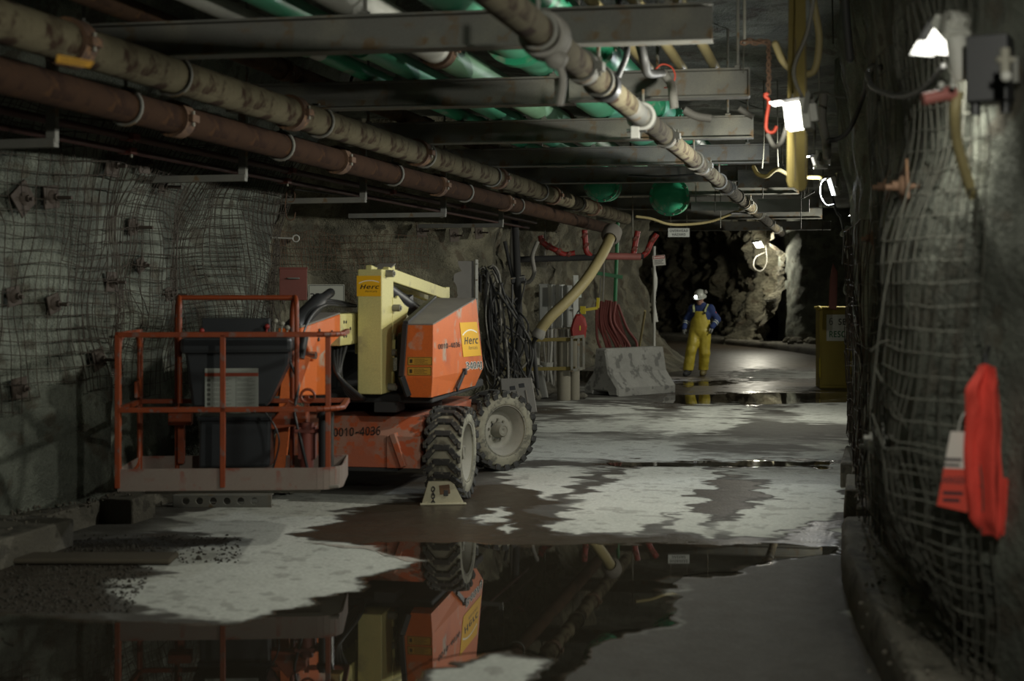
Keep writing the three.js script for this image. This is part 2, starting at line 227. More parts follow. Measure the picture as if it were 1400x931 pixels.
// wetness of the concrete floor, outlined on the photograph and laid on the ground: 0 dry and pale, 0.5 damp, 0.8 wet mud, 1 standing water
const WET = [
  [0.8, 26, [[850, 440], [1200, 440], [1200, 548], [900, 549], [860, 530]]], [0.3, 10, [[1000, 507], [1130, 506], [1170, 512], [1170, 518], [1010, 519]]], [0.95, 8, [[900, 521], [1010, 519], [1000, 527], [930, 528]]],
  [0.99, 10, [[905, 540], [1040, 536], [1172, 535], [1172, 552], [1000, 556], [900, 553]]], 
  [0.12, 14, [[755, 552], [890, 553], [890, 565], [800, 567]]], [0.1, 12, [[940, 552], [1018, 551], [1020, 566], [950, 567]]], [0.2, 14, [[1085, 551], [1180, 548], [1180, 576], [1080, 577]]],
  [0.22, 18, [[715, 574], [880, 571], [895, 582], [880, 592], [735, 593]]], [0.08, 16, [[915, 573], [1010, 571], [1018, 583], [980, 592], [895, 596]]], [0.5, 10, [[1010, 575], [1150, 580], [1160, 594], [1020, 600]]],
  [0.24, 22, [[690, 599], [1160, 602], [1160, 630], [690, 632]]], [0.6, 26, [[950, 604], [1110, 606], [1090, 620], [940, 616]]], [0.65, 10, [[690, 634], [770, 632], [775, 637], [690, 640]]],
  [0.97, 7, [[815, 632], [950, 630], [1140, 629], [1140, 638], [960, 640], [830, 638]]],
  [0.1, 14, [[690, 642], [840, 640], [800, 680], [755, 690], [700, 668]]], [0.0, 9, [[850, 640], [978, 641], [966, 676], [930, 700], [905, 716], [870, 728], [750, 728], [775, 700], [800, 680]]],
  [0.03, 10, [[1045, 645], [1160, 646], [1160, 700], [1110, 715], [1068, 735], [1000, 733], [1005, 712], [1040, 690]]], [0.3, 12, [[1000, 642], [1160, 640], [1160, 662], [1050, 664], [995, 668]]],
  [0.75, 10, [[965, 655], [1045, 655], [1045, 680], [1010, 690], [980, 722], [960, 730], [930, 728], [945, 700]]], [0.02, 8, [[935, 702], [975, 708], [985, 722], [975, 732], [922, 727]]], [0.68, 14, [[820, 642], [848, 642], [815, 672], [740, 700], [690, 714], [660, 712], [760, 680]]],
  [0.82, 10, [[455, 702], [530, 686], [590, 676], [690, 660], [735, 676], [745, 700], [748, 728], [870, 731], [1000, 735], [1065, 737], [1110, 716], [1152, 708], [1152, 760], [1040, 760], [390, 748], [400, 735]]],
  [0.06, 8, [[648, 706], [690, 694], [706, 696], [690, 712], [655, 716]]], [0.1, 6, [[675, 722], [700, 716], [704, 722], [680, 730]]],
  [0.97, 8, [[-20, 838], [150, 846], [330, 853], [440, 817], [560, 769], [480, 748], [390, 742], [1152, 744], [1148, 758], [1060, 768], [1000, 786], [930, 792], [912, 805], [940, 815], [925, 838], [915, 856], [850, 868], [828, 882], [780, 940], [700, 1000], [-20, 1000]]],
  [0.14, 10, [[240, 706], [300, 690], [420, 676], [522, 683], [460, 703], [400, 737], [470, 741], [558, 767], [500, 790], [440, 815], [330, 849], [200, 834], [128, 806], [215, 770], [240, 748]]],
  [0.72, 22, [[-60, 752], [120, 742], [200, 742], [225, 766], [205, 785], [140, 806], [150, 846], [-60, 840]]], [0.7, 12, [[205, 728], [330, 734], [300, 742], [210, 745]]],
  [0.22, 10, [[545, 935], [600, 908], [690, 893], [748, 901], [738, 938], [720, 1010], [520, 1010]]], [0.6, 12, [[770, 945], [840, 874], [920, 858], [945, 815], [945, 797], [1010, 790], [1070, 770], [1150, 764], [1165, 840], [1260, 1010], [740, 1010]]],
];
const polys = WET.map(([v, soft, p]) => { const q = p.map(([x, y]) => [x, y * 3.2]); const xs = q.map(a => a[0]), ys = q.map(a => a[1]); return { v, soft, q, b: [Math.min(...xs) - 40, Math.max(...xs) + 40, Math.min(...ys) - 40, Math.max(...ys) + 40] }; });
function signed(q, x, y) {                    // distance to an outline, positive inside
  let d = 1e9, inside = false;
  for (let i = 0, j = q.length - 1; i < q.length; j = i++) {
    const [ax, ay] = q[j], [bx, by] = q[i], ex = bx - ax, ey = by - ay, t = Math.max(0, Math.min(1, ((x - ax) * ex + (y - ay) * ey) / (ex * ex + ey * ey))), dx = x - ax - ex * t, dy = y - ay - ey * t;
    d = Math.min(d, dx * dx + dy * dy); if ((ay > y) !== (by > y) && x < ex * (y - ay) / ey + ax) inside = !inside;
  }
  d = Math.sqrt(d); return inside ? d : -d;
}
function wetness(X, Z) {
  const [px, py] = toPixel(X, 0, Z); if (py < HORIZON + 30 || py > 1400) return 0.55 + 0.3 * fbm(X, Z, 5, 3);
  const wx = px + 46 * (fbm(X * 2.3, Z * 2.3, 1, 4) - 0.5) + 70 * (fbm(X * 3.5, Z * 6, 2, 4) - 0.5), wy = py * 3.2 + 30 * (fbm(X * 2.2, Z * 2.2, 3, 4) - 0.5) + 46 * (fbm(X * 4, Z * 7, 4, 4) - 0.5);
  let v = 0.5 + 0.9 * (fbm(X * 0.45, Z * 1.1, 6, 4) - 0.5) + 0.3 * (fbm(X * 2.2, Z * 2.2, 16, 3) - 0.5);
  for (const p of polys) { if (wx < p.b[0] || wx > p.b[1] || wy < p.b[2] || wy > p.b[3]) continue; const s = signed(p.q, wx, wy); if (s > -p.soft) v = mix(v, p.v, ss(-p.soft, p.soft, s)); }
  return v;
}
function floorPiece(X0, X1, S0, S1, w, h) {
  const col = new Uint8Array(w * h * 4), ruf = new Uint8Array(w * h * 4), bmp = new Uint8Array(w * h * 4);
  for (let j = 0; j < h; j++) for (let i = 0; i < w; i++) {
    const X = mix(X0, X1, (i + 0.5) / w), Z = -mix(S0, S1, (j + 0.5) / h), v = wetness(X, Z), f = fbm(X * 1.7, Z * 1.7, 8, 4), g = fbm(X * 9, Z * 9, 12, 3), q = noise(X * 70, Z * 70, 3), k = (j * w + i) * 4;
    const spot = ss(0.6, 0.72, g) * (1 - ss(0.3, 0.6, v));
    let c = mix3([0.52, 0.535, 0.49], [0.4, 0.415, 0.375], f); c = mix3(c, [0.16, 0.155, 0.135], 0.4 * spot);
    c = mix3(c, mix3([0.075, 0.073, 0.064], [0.055, 0.05, 0.041], g), ss(0.12, 0.55, v)); c = mix3(c, mix3([0.06, 0.047, 0.033], [0.042, 0.034, 0.025], f), ss(0.55, 0.82, v)); c = mix3(c, [0.022, 0.019, 0.014], ss(0.85, 0.97, v));
    const t = 0.86 + 0.28 * q; for (let m = 0; m < 3; m++) col[k + m] = Math.min(255, srgb(c[m] * t)); col[k + 3] = 255;
    let r = mix(0.95, 0.86, ss(0.1, 0.5, v)); r = mix(r, 0.24 + 0.25 * g, ss(0.6, 0.84, v)); r = mix(r, 0.03, ss(0.84, 0.96, v)); ruf[k] = ruf[k + 1] = ruf[k + 2] = 255 * r; ruf[k + 3] = 255;
    const b = (1 - ss(0.8, 0.94, v)) * (0.45 * g + 0.3 * q + 0.25 * f) ; bmp[k] = bmp[k + 1] = bmp[k + 2] = 255 * b; bmp[k + 3] = 255;
  }
  const tx = (d, c) => { const t = finish(new THREE.DataTexture(d, w, h), c); t.wrapS = t.wrapT = THREE.ClampToEdgeWrapping; return t; };
  const m = new THREE.MeshPhysicalMaterial({ map: tx(col, true), roughnessMap: tx(ruf, false), bumpMap: tx(bmp, false), bumpScale: 0.005, roughness: 1, ior: 1.4 });
  const g = new THREE.BoxGeometry(X1 - X0, 0.3, S1 - S0).toNonIndexed(); g.translate((X0 + X1) / 2, -0.15, -(S0 + S1) / 2);
  const p = g.attributes.position, uv = g.attributes.uv; for (let i = 0; i < p.count; i++) uv.setXY(i, (p.getX(i) - X0) / (X1 - X0), (-p.getZ(i) - S0) / (S1 - S0));
  const o = structure(mesh('floor', g, m, scene, true)); return { o, m, X0, X1, S0, S1 };
}
const floorNear = floorPiece(-7.2, 1.8, 4.2, 18.2, 1400, 1700), floorFar = floorPiece(-18, 4, 18.2, 60, 900, 1200), floorHere = floorPiece(-8, 4, -7, 4.2, 256, 256);
tag(floorNear.o, 'wet and dry concrete floor with a wide muddy stretch', 'floor'); tag(floorFar.o, 'wet floor receding under the walking person', 'floor'); tag(floorHere.o, 'damp floor at the near end of the drift', 'floor');
function puddle(poly, fl, label) {            // standing water lying in the floor: its own thin sheet, showing the mud under it
  const pts = []; poly.forEach(([x, y], i) => { const [nx, ny] = poly[(i + 1) % poly.length], n = Math.max(1, Math.round(Math.hypot(nx - x, (ny - y) * 3) / 7)); for (let k = 0; k < n; k++) { const p = onFloor(mix(x, nx, k / n), mix(y, ny, k / n)); p.x += 0.16 * (fbm(p.x * 4, p.z * 4, 5, 4) - 0.5); p.z += 0.3 * (fbm(p.x * 4, p.z * 3, 9, 4) - 0.5); pts.push([Math.max(fl.X0 + 0.01, Math.min(fl.X1, p.x)), Math.min(-fl.S0 - 0.01, Math.max(-fl.S1 + 0.01, p.z))]); } });
  const g = new THREE.ShapeGeometry(new THREE.Shape(pts.map(([x, z]) => new THREE.Vector2(x, -z)))); g.rotateX(-Math.PI / 2); g.translate(0, 0.003, 0);
  const p = g.attributes.position, uv = g.attributes.uv; for (let i = 0; i < p.count; i++) uv.setXY(i, (p.getX(i) - fl.X0) / (fl.X1 - fl.X0), (-p.getZ(i) - fl.S0) / (fl.S1 - fl.S0));
  const m = new THREE.MeshPhysicalMaterial({ map: fl.m.map, roughness: 0.02, ior: 1.33 });
  return tag(mesh('puddle', g, m, scene, true), label, 'puddle');
}
puddle([[0, 842], [150, 850], [330, 857], [445, 820], [568, 769], [480, 749], [420, 745], [700, 745], [1148, 746], [1144, 756], [1056, 766], [996, 783], [928, 789], [908, 805], [934, 815], [918, 838], [908, 853], [846, 865], [822, 880], [778, 928], [740, 960], [755, 905], [690, 889], [590, 905], [530, 935], [500, 980], [0, 980]], floorNear, 'large muddy puddle mirroring the yellow and orange of the boom lift');
puddle([[910, 541], [1040, 538], [1158, 537], [1158, 550], [1000, 554], [906, 551]], floorFar, 'shallow puddle in front of the walking person');
puddle([[830, 633], [950, 631], [1130, 630], [1130, 637], [960, 638.5], [840, 637]], floorNear, 'narrow strip of water across the pale floor slab');

// ---------- kerbs ----------
function kerbRun(label, pts, width, height, m, n = 60, cat = 'kerb') {   // pts: front foot on the floor; the top runs back to the wall on the right of the path
  const c = new THREE.CatmullRomCurve3(pts.map(vec)), pos = [], idx = [], R = [[0, -0.02], [0, 0.4], [0.004, 0.75], [0.02, 0.94], [0.05, 1], [0.3, 1.02], [0.65, 1.0], [1, 1.04]];
  for (let i = 0; i <= n; i++) { const p = c.getPointAt(i / n), t = c.getTangentAt(i / n), nx = -t.z, nz = t.x; R.forEach(([a, b]) => { const w = a * width, x = p.x + nx * w, z = p.z + nz * w, k = 0.03 * (fbm(x * 5, z * 5, b * 9, 3) - 0.5); pos.push(x + nx * k, b * height + (b > 0.5 ? 0.05 * (fbm(x * 4, z * 4, 2, 4) - 0.5) : 0), z + nz * k); }); }
  const m1 = R.length; for (let i = 0; i < n; i++) for (let j = 0; j < m1 - 1; j++) { const a = i * m1 + j; idx.push(a, a + 1, a + m1, a + m1, a + 1, a + m1 + 1); }
  const g = new THREE.BufferGeometry(); g.setAttribute('position', new THREE.Float32BufferAttribute(pos, 3)); g.setAttribute('uv', new THREE.Float32BufferAttribute(new Float32Array(pos.length / 3 * 2), 2)); g.setIndex(idx); g.computeVertexNormals();
  return tag(structure(mesh('trim', g, m)), label, cat);
}
kerbRun('long curved concrete kerb at the foot of the right rock wall', [[0.75, 0, -2.5], [0.42, 0, -4.6], onFloor(1206, 931), onFloor(1180, 880), onFloor(1160, 830), onFloor(1151, 790), onFloor(1150, 757)], 0.75, 0.27, M.dirtyConcrete);
kerbRun('low kerb curving below the brown rock at the bend', [[0.15, 0, -32], onFloor(1165, 494), onFloor(1120, 487), onFloor(1060, 478), onFloor(1010, 473), onFloor(970, 469), [-9, 0, -53]], 1.6, 0.2, M.dirtyConcrete);
function kerbBlock(label, x0, x1, s0, s1, h, amp = 0.03) { const g = rough(x1 - x0, h, s1 - s0, 9, amp, 5, s0); g.translate((x0 + x1) / 2, h / 2 - 0.02, -(s0 + s1) / 2); return tag(mesh('kerb_block', g, M.dirtyConcrete), label, 'kerb block'); }
kerbBlock('long concrete kerb block on the left nearest the plank', -6.1, -5.46, 4.4, 9.06, 0.22, 0.015); kerbBlock('recessed concrete kerb block between two proud ones', -6.15, -5.78, 9.1, 9.95, 0.2, 0.015);
kerbBlock('narrow concrete kerb block standing proud beside the work platform', -6.05, -5.5, 9.98, 10.35, 0.22, 0.015); kerbBlock('concrete kerb block behind the work platform under the meshed wall', -6.05, -5.74, 10.4, 11.2, 0.2, 0.015); kerbBlock('low rough kerb ledge running behind the boom lift wheels', -6.05, -5.6, 11.25, 13.8, 0.2, 0.03);
const rk = [[10.45, 11.5, 0.06, 0.3], [11.6, 12.4, -0.02, 0.26], [12.5, 13.3, 0.03, 0.3], [13.4, 14.7, -0.05, 0.25], [14.9, 16.1, 0.02, 0.28], [16.4, 17.3, 0.06, 0.25], [17.6, 18.6, 0.02, 0.34], [18.9, 20.2, 0.05, 0.2]];
rk.forEach(([a, b, x, h], i) => kerbBlock(['stubby dark broken kerb block next to the curved kerb', 'chipped kerb block with a rounded top', 'square dark kerb block between two pale ones', 'pale flat kerb block, longest of the row', 'worn kerb block beside the dry floor slab', 'low kerb block by the strip of water', 'tall lump of kerb near the yellow cabinet', 'lowest kerb block, close to the yellow cabinet'][i], x, x + 0.42, a, b, h, 0.05));
kerbBlock('concrete ledge below the red hose coil, first of two', -5.25, -4.66, 27.2, 30.2, 0.26); kerbBlock('concrete ledge at the flared rock foot, second of two', -5.1, -4.6, 30.35, 34.5, 0.24);

// ---------- wire mesh on the rock, rock bolts ----------
function wireMesh(label, wall, l0, l1, h0, h1, pitch, r, off, m, wob = 0.02, skip = () => false) {
  const o = thing('wire_mesh', label, 'wire mesh'), V = [], H = [];
  const pt = (l, h) => wall.surf(l + wob * 2.4 * (fbm(l * 1.3, h * 1.3, 4, 3) - 0.5) + 0.25 * (fbm(l * 0.5, h * 0.5, 8, 2) - 0.5) * ss(h0, h1, h), h + wob * 1.6 * (fbm(l * 1.1, h * 1.1, 6, 3) - 0.5), off + 0.09 * fbm(l * 1.7, h * 1.7, 15, 3), 0);
  const run = (out, P) => { let cur = []; for (const q of [...P, null]) { if (q) cur.push(q); else { if (cur.length > 2) out.push(new THREE.TubeGeometry(new THREE.CatmullRomCurve3(cur), cur.length - 1, r, 3)); cur = []; } } };
  for (let l = l0; l <= l1; l += pitch) { const P = []; for (let h = h0; h <= h1 + 1e-6; h += pitch) P.push(skip(l, h) ? null : pt(l, h)); for (let i = 0, a = []; i <= P.length; i++) { if (P[i]) a.push(P[i]); else { if (a.length > 2) run(V, a); a = []; } } }
  for (let h = h0; h <= h1 + 1e-6; h += pitch) { const P = []; for (let l = l0; l <= l1; l += pitch) P.push(skip(l, h) ? null : pt(l, h)); for (let i = 0, a = []; i <= P.length; i++) { if (P[i]) a.push(P[i]); else { if (a.length > 2) run(H, a); a = []; } } }
  mesh('upright_wires', V, m, o).userData.kind = 'stuff'; mesh('cross_wires', H, m, o).userData.kind = 'stuff'; return o;
}
const L88 = lenTo(leftPath, 8.8), L97 = lenTo(leftPath, 9.7), L101 = lenTo(leftPath, 10.1); const LL = s => lenTo(leftPath, s), RL = s => lenTo(rightPath, s);
wireMesh('wire mesh sheet pinned to the left wall behind the work platform', wallLeft, LL(4.5), LL(14.3), 0.75, 3.3, 0.1, 0.0042, 0.05, M.wire, 0.09, (l, h) => h < 1.05 + 0.45 * (fbm(l * 0.9, 3, 2, 3) - 0.5) * 2 + (l < L88 ? 0.1 : 0) && !(l > L97 && l < L101 && h > 0.95));
wireMesh('second wrinkled mesh sheet overlapping the first on the left wall', wallLeft, LL(7.6), LL(14.1), 1.35, 3.2, 0.1, 0.004, 0.08, M.wire, 0.2, (l, h) => fbm(l * 0.6, h * 0.4, 5, 2) < 0.45);
wireMesh('hanging strip of rusty mesh across the dark recess', wallLeft, LL(15.5), LL(20.4), 2.15, 2.65, 0.1, 0.0045, 0.3, M.rust, 0.1);
wireMesh('wire mesh bulging off the right rock wall', wallRight, RL(5.75), RL(9.3), 0.38, 3.2, 0.1, 0.0045, 0.04, M.wireLight, 0.07);
wireMesh('second loose layer of mesh hung over the right wall near the red cloth', wallRight, RL(5.75), RL(7.2), 0.33, 1.15, 0.1, 0.0045, 0.08, M.wireLight, 0.16);
wireMesh('mesh on the right wall behind the lamp string', wallRight, RL(9.4), RL(18), 0.4, 2.4, 0.15, 0.004, 0.03, M.wire, 0.06);
function rockBolt(wall, l, h, label, group, size = 0.2, tilt = 0, stick = 0.12, m = M.boltRust) {
  const [, n] = wall.path.base(l), p = wall.surf(l, h, 0.06, 0), o = thing('rock_bolt', label, 'rock bolt', p, Math.atan2(n.x, n.z), group);
  mesh('plate', place(extrude([[-size / 2, -size / 2], [size / 2, -size / 2], [size / 2, size / 2], [-size / 2, size / 2]], 0.014, 0.003), [0, 0, 0.01], [0, 0, tilt]), m, o);
  mesh('dome', place(lathe([[0.055, 0], [0.045, 0.02], [0.02, 0.03]], 12), [0, 0, 0.015], [Math.PI / 2, 0, 0]), m, o);
  mesh('bolt', rod([0, 0, -0.08], [0, -stick * 0.05, stick], 0.014, 8), m, o); mesh('nut', place(new THREE.CylinderGeometry(0.026, 0.026, 0.03, 6), [0, 0, 0.055], [Math.PI / 2, 0, 0]), m, o); return o;
}
const nearL = (px, py) => { let best = null; for (let s = 5; s < 34; s += 0.05) { const l = LL0(s), [p] = wallLeft.path.base(l); const q = toPixel(p.x, 0, p.z); if (!best || Math.abs(q[0] - px) < best[0]) best = [Math.abs(q[0] - px), l, q[2]]; } return [best[1], EYE - (py - HORIZON) / FOC * best[2]]; };
const LLtab = []; for (let s = 5; s < 34.05; s += 0.05) LLtab.push(LL(s)); const LL0 = s => LLtab[Math.round((s - 5) / 0.05)];
[[12, 272, 0.26, 0.7, 'diamond-set black bolt plate high on the meshed wall'], [45, 270, 0.22, 0.1], [103, 228, 0.22, 0], [152, 224, 0.22, 0.05], [178, 310, 0.18, 0.2], [130, 385, 0.2, 0], [185, 362, 0.16, 0.3], [205, 255, 0.16, 0], [300, 255, 0.2, 0.05], [300, 378, 0.24, 0.1, 'large rusty bolt plate just above the platform hoops'], [228, 402, 0.15, 0.2], [52, 415, 0.18, 0.3], [8, 405, 0.18, 0.2], [100, 490, 0.2, 0.35], [148, 500, 0.24, 0.05, 'pale square bolt plate low on the wall beside the platform'], [8, 530, 0.2, 0.1], [370, 405, 0.2, 0.6], [310, 425, 0.16, 0.1], [385, 330, 0.14, 0.2]]
  .forEach(([px, py, sz, tilt, label], i) => { const [l, h] = nearL(px, py); rockBolt(wallLeft, l, h, label || 'rusty square rock bolt plate on the meshed left wall', label ? null : 'rock bolts in the left wall', sz * 0.8, tilt, [0.1, 0.2, 0.14][i % 3], i === 14 ? M.dustGray : M.boltRust); });
[[553, 316], [595, 322], [628, 318]].forEach(([px, py]) => { const [l, h] = nearL(px, py); rockBolt(wallLeft, l, h, 'bolt plate pinning the mesh strip in the recess', 'recess bolts', 0.2, 0.1, 0.2).position.add(V3(0.2, 0, 0)); });
[[RL(6.9), 2.35, 0.2], [RL(8.3), 2.45, 0.15], [RL(7.4), 1.1, 0.12], [RL(8.8), 0.9, 0.14], [RL(9.6), 2.2, 0.18]].forEach(([l, h, sz], i) => rockBolt(wallRight, l, h, ['bolt plate at the left edge of the bulging right mesh', 'rusted bolt plate just beyond the bulging right mesh', 'pale low bolt end near the curved kerb', 'small pale bolt low on the dark right wall', 'dark bolt plate on the right wall below the hanging cables'][i], null, sz, 0.3, 0.1, i === 2 || i === 3 ? M.whitish : M.rust));
[[1190, 560, 1243, 250], [1192, 565, 1245, 690], [1190, 480, 1240, 470], [1195, 500, 1260, 620]].forEach(([a, b, c, d], i) => { const p = onX(a, b, 0.12), q = onX(c, d, 0.22); const A = at(a, b, 6.6), B = at(c, d, 6.5); tag(mesh('loose_wire', tube([A, A.clone().lerp(B, 0.5).add(V3(-0.02, 0.03, 0)), B], 0.004, 8, 5), M.wireLight), ['long loose wire sprung from the right mesh, upright', 'loose wire bent down toward the kerb', 'short loose wire poking level from the right mesh', 'slanting loose wire crossing the right mesh edge'][i], 'wire'); });

// ---------- boom lift ----------
const lift = thing('boom_lift', 'orange and cream articulated boom lift parked with its work platform lowered', 'boom lift', fromCam(-1.155, 0, 13.48), 3.1 * Math.PI / 180);
lift.updateMatrixWorld(true);
const liftRay = (px, py, axis, v) => { const o = lift.worldToLocal(V3(0, EYE, 0)), e = lift.worldToLocal(at(px, py, 1)).sub(o); return o.addScaledVector(e, (v - o[axis]) / e[axis]); };
const liftAt = (px, py, d) => lift.worldToLocal(at(px, py, d));
function printOn(name, parent, corners, base, normal, tex, rough_ = 0.6) {   // a sticker or stencil laid on a face of its parent: corners TL, TR, BR, BL as sight lines met with that face
  const root = parent; root.updateWorldMatrix(true, false);
  const o = root.worldToLocal(V3(0, EYE, 0)), b = vec(base), n = vec(normal).normalize();
  const P = corners.map(([px, py]) => { const e = root.worldToLocal(at(px, py, 1)).sub(o); const t = b.clone().sub(o).dot(n) / e.dot(n); return o.clone().addScaledVector(e, t).addScaledVector(n, 0.004); });
  const g = new THREE.BufferGeometry(); g.setAttribute('position', new THREE.Float32BufferAttribute([0, 3, 1, 1, 3, 2].flatMap(i => P[i].toArray()), 3)); g.setAttribute('uv', new THREE.Float32BufferAttribute([0, 1, 0, 0, 1, 1, 1, 1, 0, 0, 1, 0], 2)); g.computeVertexNormals();
  return mesh(name, g, new THREE.MeshStandardMaterial({ map: tex, roughness: rough_, transparent: true, alphaTest: 0.35, side: THREE.DoubleSide }), parent, true);
}
const hercTex = canvasTex(256, 320, (c, w, h) => { c.fillStyle = '#e8b010'; c.fillRect(0, 0, w, h); c.strokeStyle = '#f4f0dc'; c.lineWidth = 12; c.beginPath(); c.moveTo(24, 118); c.quadraticCurveTo(120, 40, 236, 100); c.stroke(); c.fillStyle = '#15120c'; c.font = 'italic bold 92px sans-serif'; c.textAlign = 'center'; c.fillText('Herc', w / 2, 205); c.font = 'italic 40px sans-serif'; c.fillText('Rentals', w / 2 + 20, 256); });
const stencilTex = canvasTex(512, 110, (c, w, h) => { c.clearRect(0, 0, w, h); c.fillStyle = '#191410'; c.font = 'bold 96px monospace'; c.textAlign = 'center'; c.fillText('0010-4036', w / 2, 88, w - 10); });
const modelTex = canvasTex(320, 120, (c, w, h) => { c.clearRect(0, 0, w, h); c.font = 'bold 104px sans-serif'; c.textAlign = 'center'; c.lineWidth = 9; c.strokeStyle = '#e9e6da'; c.lineJoin = 'round'; c.strokeText('340AJ', w / 2, 96, w - 24); c.fillStyle = '#15120e'; c.fillText('340AJ', w / 2, 96, w - 24); });
const stickerTex = canvasTex(256, 100, (c, w, h) => { c.fillStyle = '#b58a2c'; c.fillRect(0, 0, w, h); c.strokeStyle = '#3a2c10'; c.lineWidth = 6; c.strokeRect(6, 6, w - 12, h - 12); c.fillStyle = '#3a2c10'; for (let i = 0; i < 4; i++) c.fillRect(70, 24 + i * 16, 110 + 30 * (i % 2), 5); c.fillRect(22, 28, 30, 44); });
const placardTex = canvasTex(384, 300, (c, w, h) => { c.fillStyle = '#858a83'; c.fillRect(0, 0, w, h); c.fillStyle = '#8a3418'; c.fillRect(0, 34, w, 26); c.fillStyle = '#8f938b'; c.fillRect(0, 0, w, 30); c.fillStyle = '#4a4d48'; for (let r = 0; r < 6; r++) { c.fillRect(14, 78 + r * 36, 26, 22); for (let k = 0; k < 2; k++) for (let q = 0; q < 3; q++) c.fillRect(60 + k * 170, 78 + r * 36 + q * 9, 130 - 22 * ((r + q + k) % 3), 3); } c.fillRect(50, 64, 3, h); c.fillRect(222, 64, 3, h); });
{
  // chassis
  const body = extrude([[1.3, 0.3], [1.3, 0.58], [1.14, 0.73], [-1.25, 0.73], [-1.3, 0.6], [-1.3, 0.3]], 1.2, 0.015); body.rotateY(-Math.PI / 2);
  const chassis = mesh('chassis', [body, box(1.34, 0.16, 0.2, [0, 0.41, 1.0]), box(1.34, 0.16, 0.2, [0, 0.41, -1.0]), box(0.3, 0.28, 0.05, [0.46, 0.44, 1.31]), box(0.05, 0.3, 0.1, [0.42, 0.46, 1.33], [0, 0, 0.35])], M.faded, lift);
  const flip = chassis.geometry; flip.computeVertexNormals();
  printOn('serial_stencil', chassis, [[455, 583], [522, 580], [521, 598], [455, 600]], [0, 0.45, 1.302], [0, 0, 1], stencilTex);
  mesh('skid_plate', box(1.0, 0.03, 0.5, [-0.1, 0.28, 1.05]), M.blackMatte, lift);
  // wheels
  const tyre = lathe([[0.25, -0.145], [0.29, -0.155], [0.35, -0.15], [0.378, -0.12], [0.385, 0], [0.378, 0.12], [0.35, 0.15], [0.29, 0.155], [0.25, 0.145], [0.245, 0.0], [0.25, -0.145]], 48).rotateZ(-Math.PI / 2);
  const rimG = lathe([[0.255, 0.145], [0.262, 0.15], [0.258, 0.135], [0.24, 0.125], [0.232, 0.09], [0.215, 0.08], [0.205, 0.03], [0.19, 0.02], [0.185, -0.01], [0.14, 0.0], [0.1, 0.01], [0.09, 0.0], [0.02, 0.0], [0.0, -0.005], [0.0, -0.03], [0.19, -0.03], [0.245, -0.12]], 48).rotateZ(-Math.PI / 2);
  const hubG = join([lathe([[0.082, 0.0], [0.08, 0.055], [0.064, 0.062], [0.062, 0.1], [0.05, 0.112], [0.02, 0.112], [0.016, 0.1], [0, 0.1]], 24).rotateZ(-Math.PI / 2), new THREE.TorusGeometry(0.052, 0.006, 6, 24).rotateY(Math.PI / 2).translate(0.112, 0, 0)]);
  const boltG = place(new THREE.CylinderGeometry(0.012, 0.012, 0.03, 6), [0.015, 0, 0], [0, 0, Math.PI / 2]);
  const lugParts = []; for (const s of [-1, 1]) { lugParts.push(box(0.075, 0.034, 0.052, [s * 0.036, 0.396, 0], [0, 0, 0], 0.005)); lugParts.push(box(0.1, 0.034, 0.05, [s * 0.105, 0.389, 0.05], [0, -s * 0.85, s * -0.12], 0.005)); lugParts.push(box(0.03, 0.06, 0.06, [s * 0.148, 0.362, 0.095], [0.24, 0, s * -0.2], 0.005)); }
  const lugG = uvMetres(join(lugParts)); lugG.userData.metres = true;
  for (const g of [tyre, rimG, hubG, boltG]) { const q = uvMetres(g); Object.assign(g, { index: null }); g.attributes = q.attributes; g.userData.metres = true; }
  const wheel = (x, z, steer, out) => {
    const w = new THREE.Group(); w.name = 'wheel'; w.position.set(x, 0.41, z); w.rotation.y = steer + (out < 0 ? Math.PI : 0); lift.add(w);
    mesh('tyre', tyre, M.rubber, w); mesh('rim', rimG, M.rim, w); mesh('hub', hubG, M.hub, w);
    for (let i = 0; i < 9; i++) { const b = mesh('wheel_nut', boltG, M.hub, w); b.position.set(0, 0.108 * Math.cos(i * 0.698), 0.108 * Math.sin(i * 0.698)); }
    for (let i = 0; i < 20; i++) mesh('tread_lug', lugG, M.tread, w).rotation.x = i / 20 * Math.PI * 2 + 0.1;
  };
  wheel(0.815, 1.0, 0, 1); wheel(0.83, -1.0, -42 * Math.PI / 180, 1); wheel(-0.815, 1.0, 0, -1); wheel(-0.83, -1.0, -42 * Math.PI / 180, -1);
  mesh('steer_arm', [rod([0.6, 0.45, -1.0], [0.8, 0.45, -1.0], 0.06), rod([-0.8, 0.45, -1.0], [-0.6, 0.45, -1.0], 0.06), rod([0.5, 0.5, -0.85], [-0.5, 0.5, -0.85], 0.025)], M.blackMatte, lift);
  // turntable
  mesh('turntable_bearing', place(lathe([[0.001, 0.73], [0.5, 0.73], [0.5, 0.8], [0.46, 0.82], [0.46, 0.86], [0.001, 0.86]], 36), [0, 0, 0.1]), M.blackMatte, lift);
  mesh('turntable', [box(1.3, 0.08, 2.2, [0.05, 0.9, 0.15], [0, 0, 0], 0.02), box(0.35, 0.5, 1.5, [-0.5, 1.18, 0.0], [0, 0, 0], 0.03), box(0.16, 0.55, 1.7, [0.44, 1.2, 0.35], [0, 0, 0], 0.03), box(0.2, 0.09, 0.3, [0.3, 0.83, 1.2])], M.blackMatte, lift);
  // hood
  const N = [[0.54, 1.55], [0.762, 1.55], [0.762, 1.1], [0.74, 0.93], [0.56, 0.93], [0.51, 1.1]], zN = [1.48, 1.48, 1.5, 1.46, 1.46, 1.5], F = [[0.36, 1.76], [0.762, 1.76], [0.762, 1.07], [0.72, 0.9], [0.36, 0.9], [0.33, 1.07]], zF = [-0.3, -0.3, -0.64, -0.45, -0.45, -0.6];
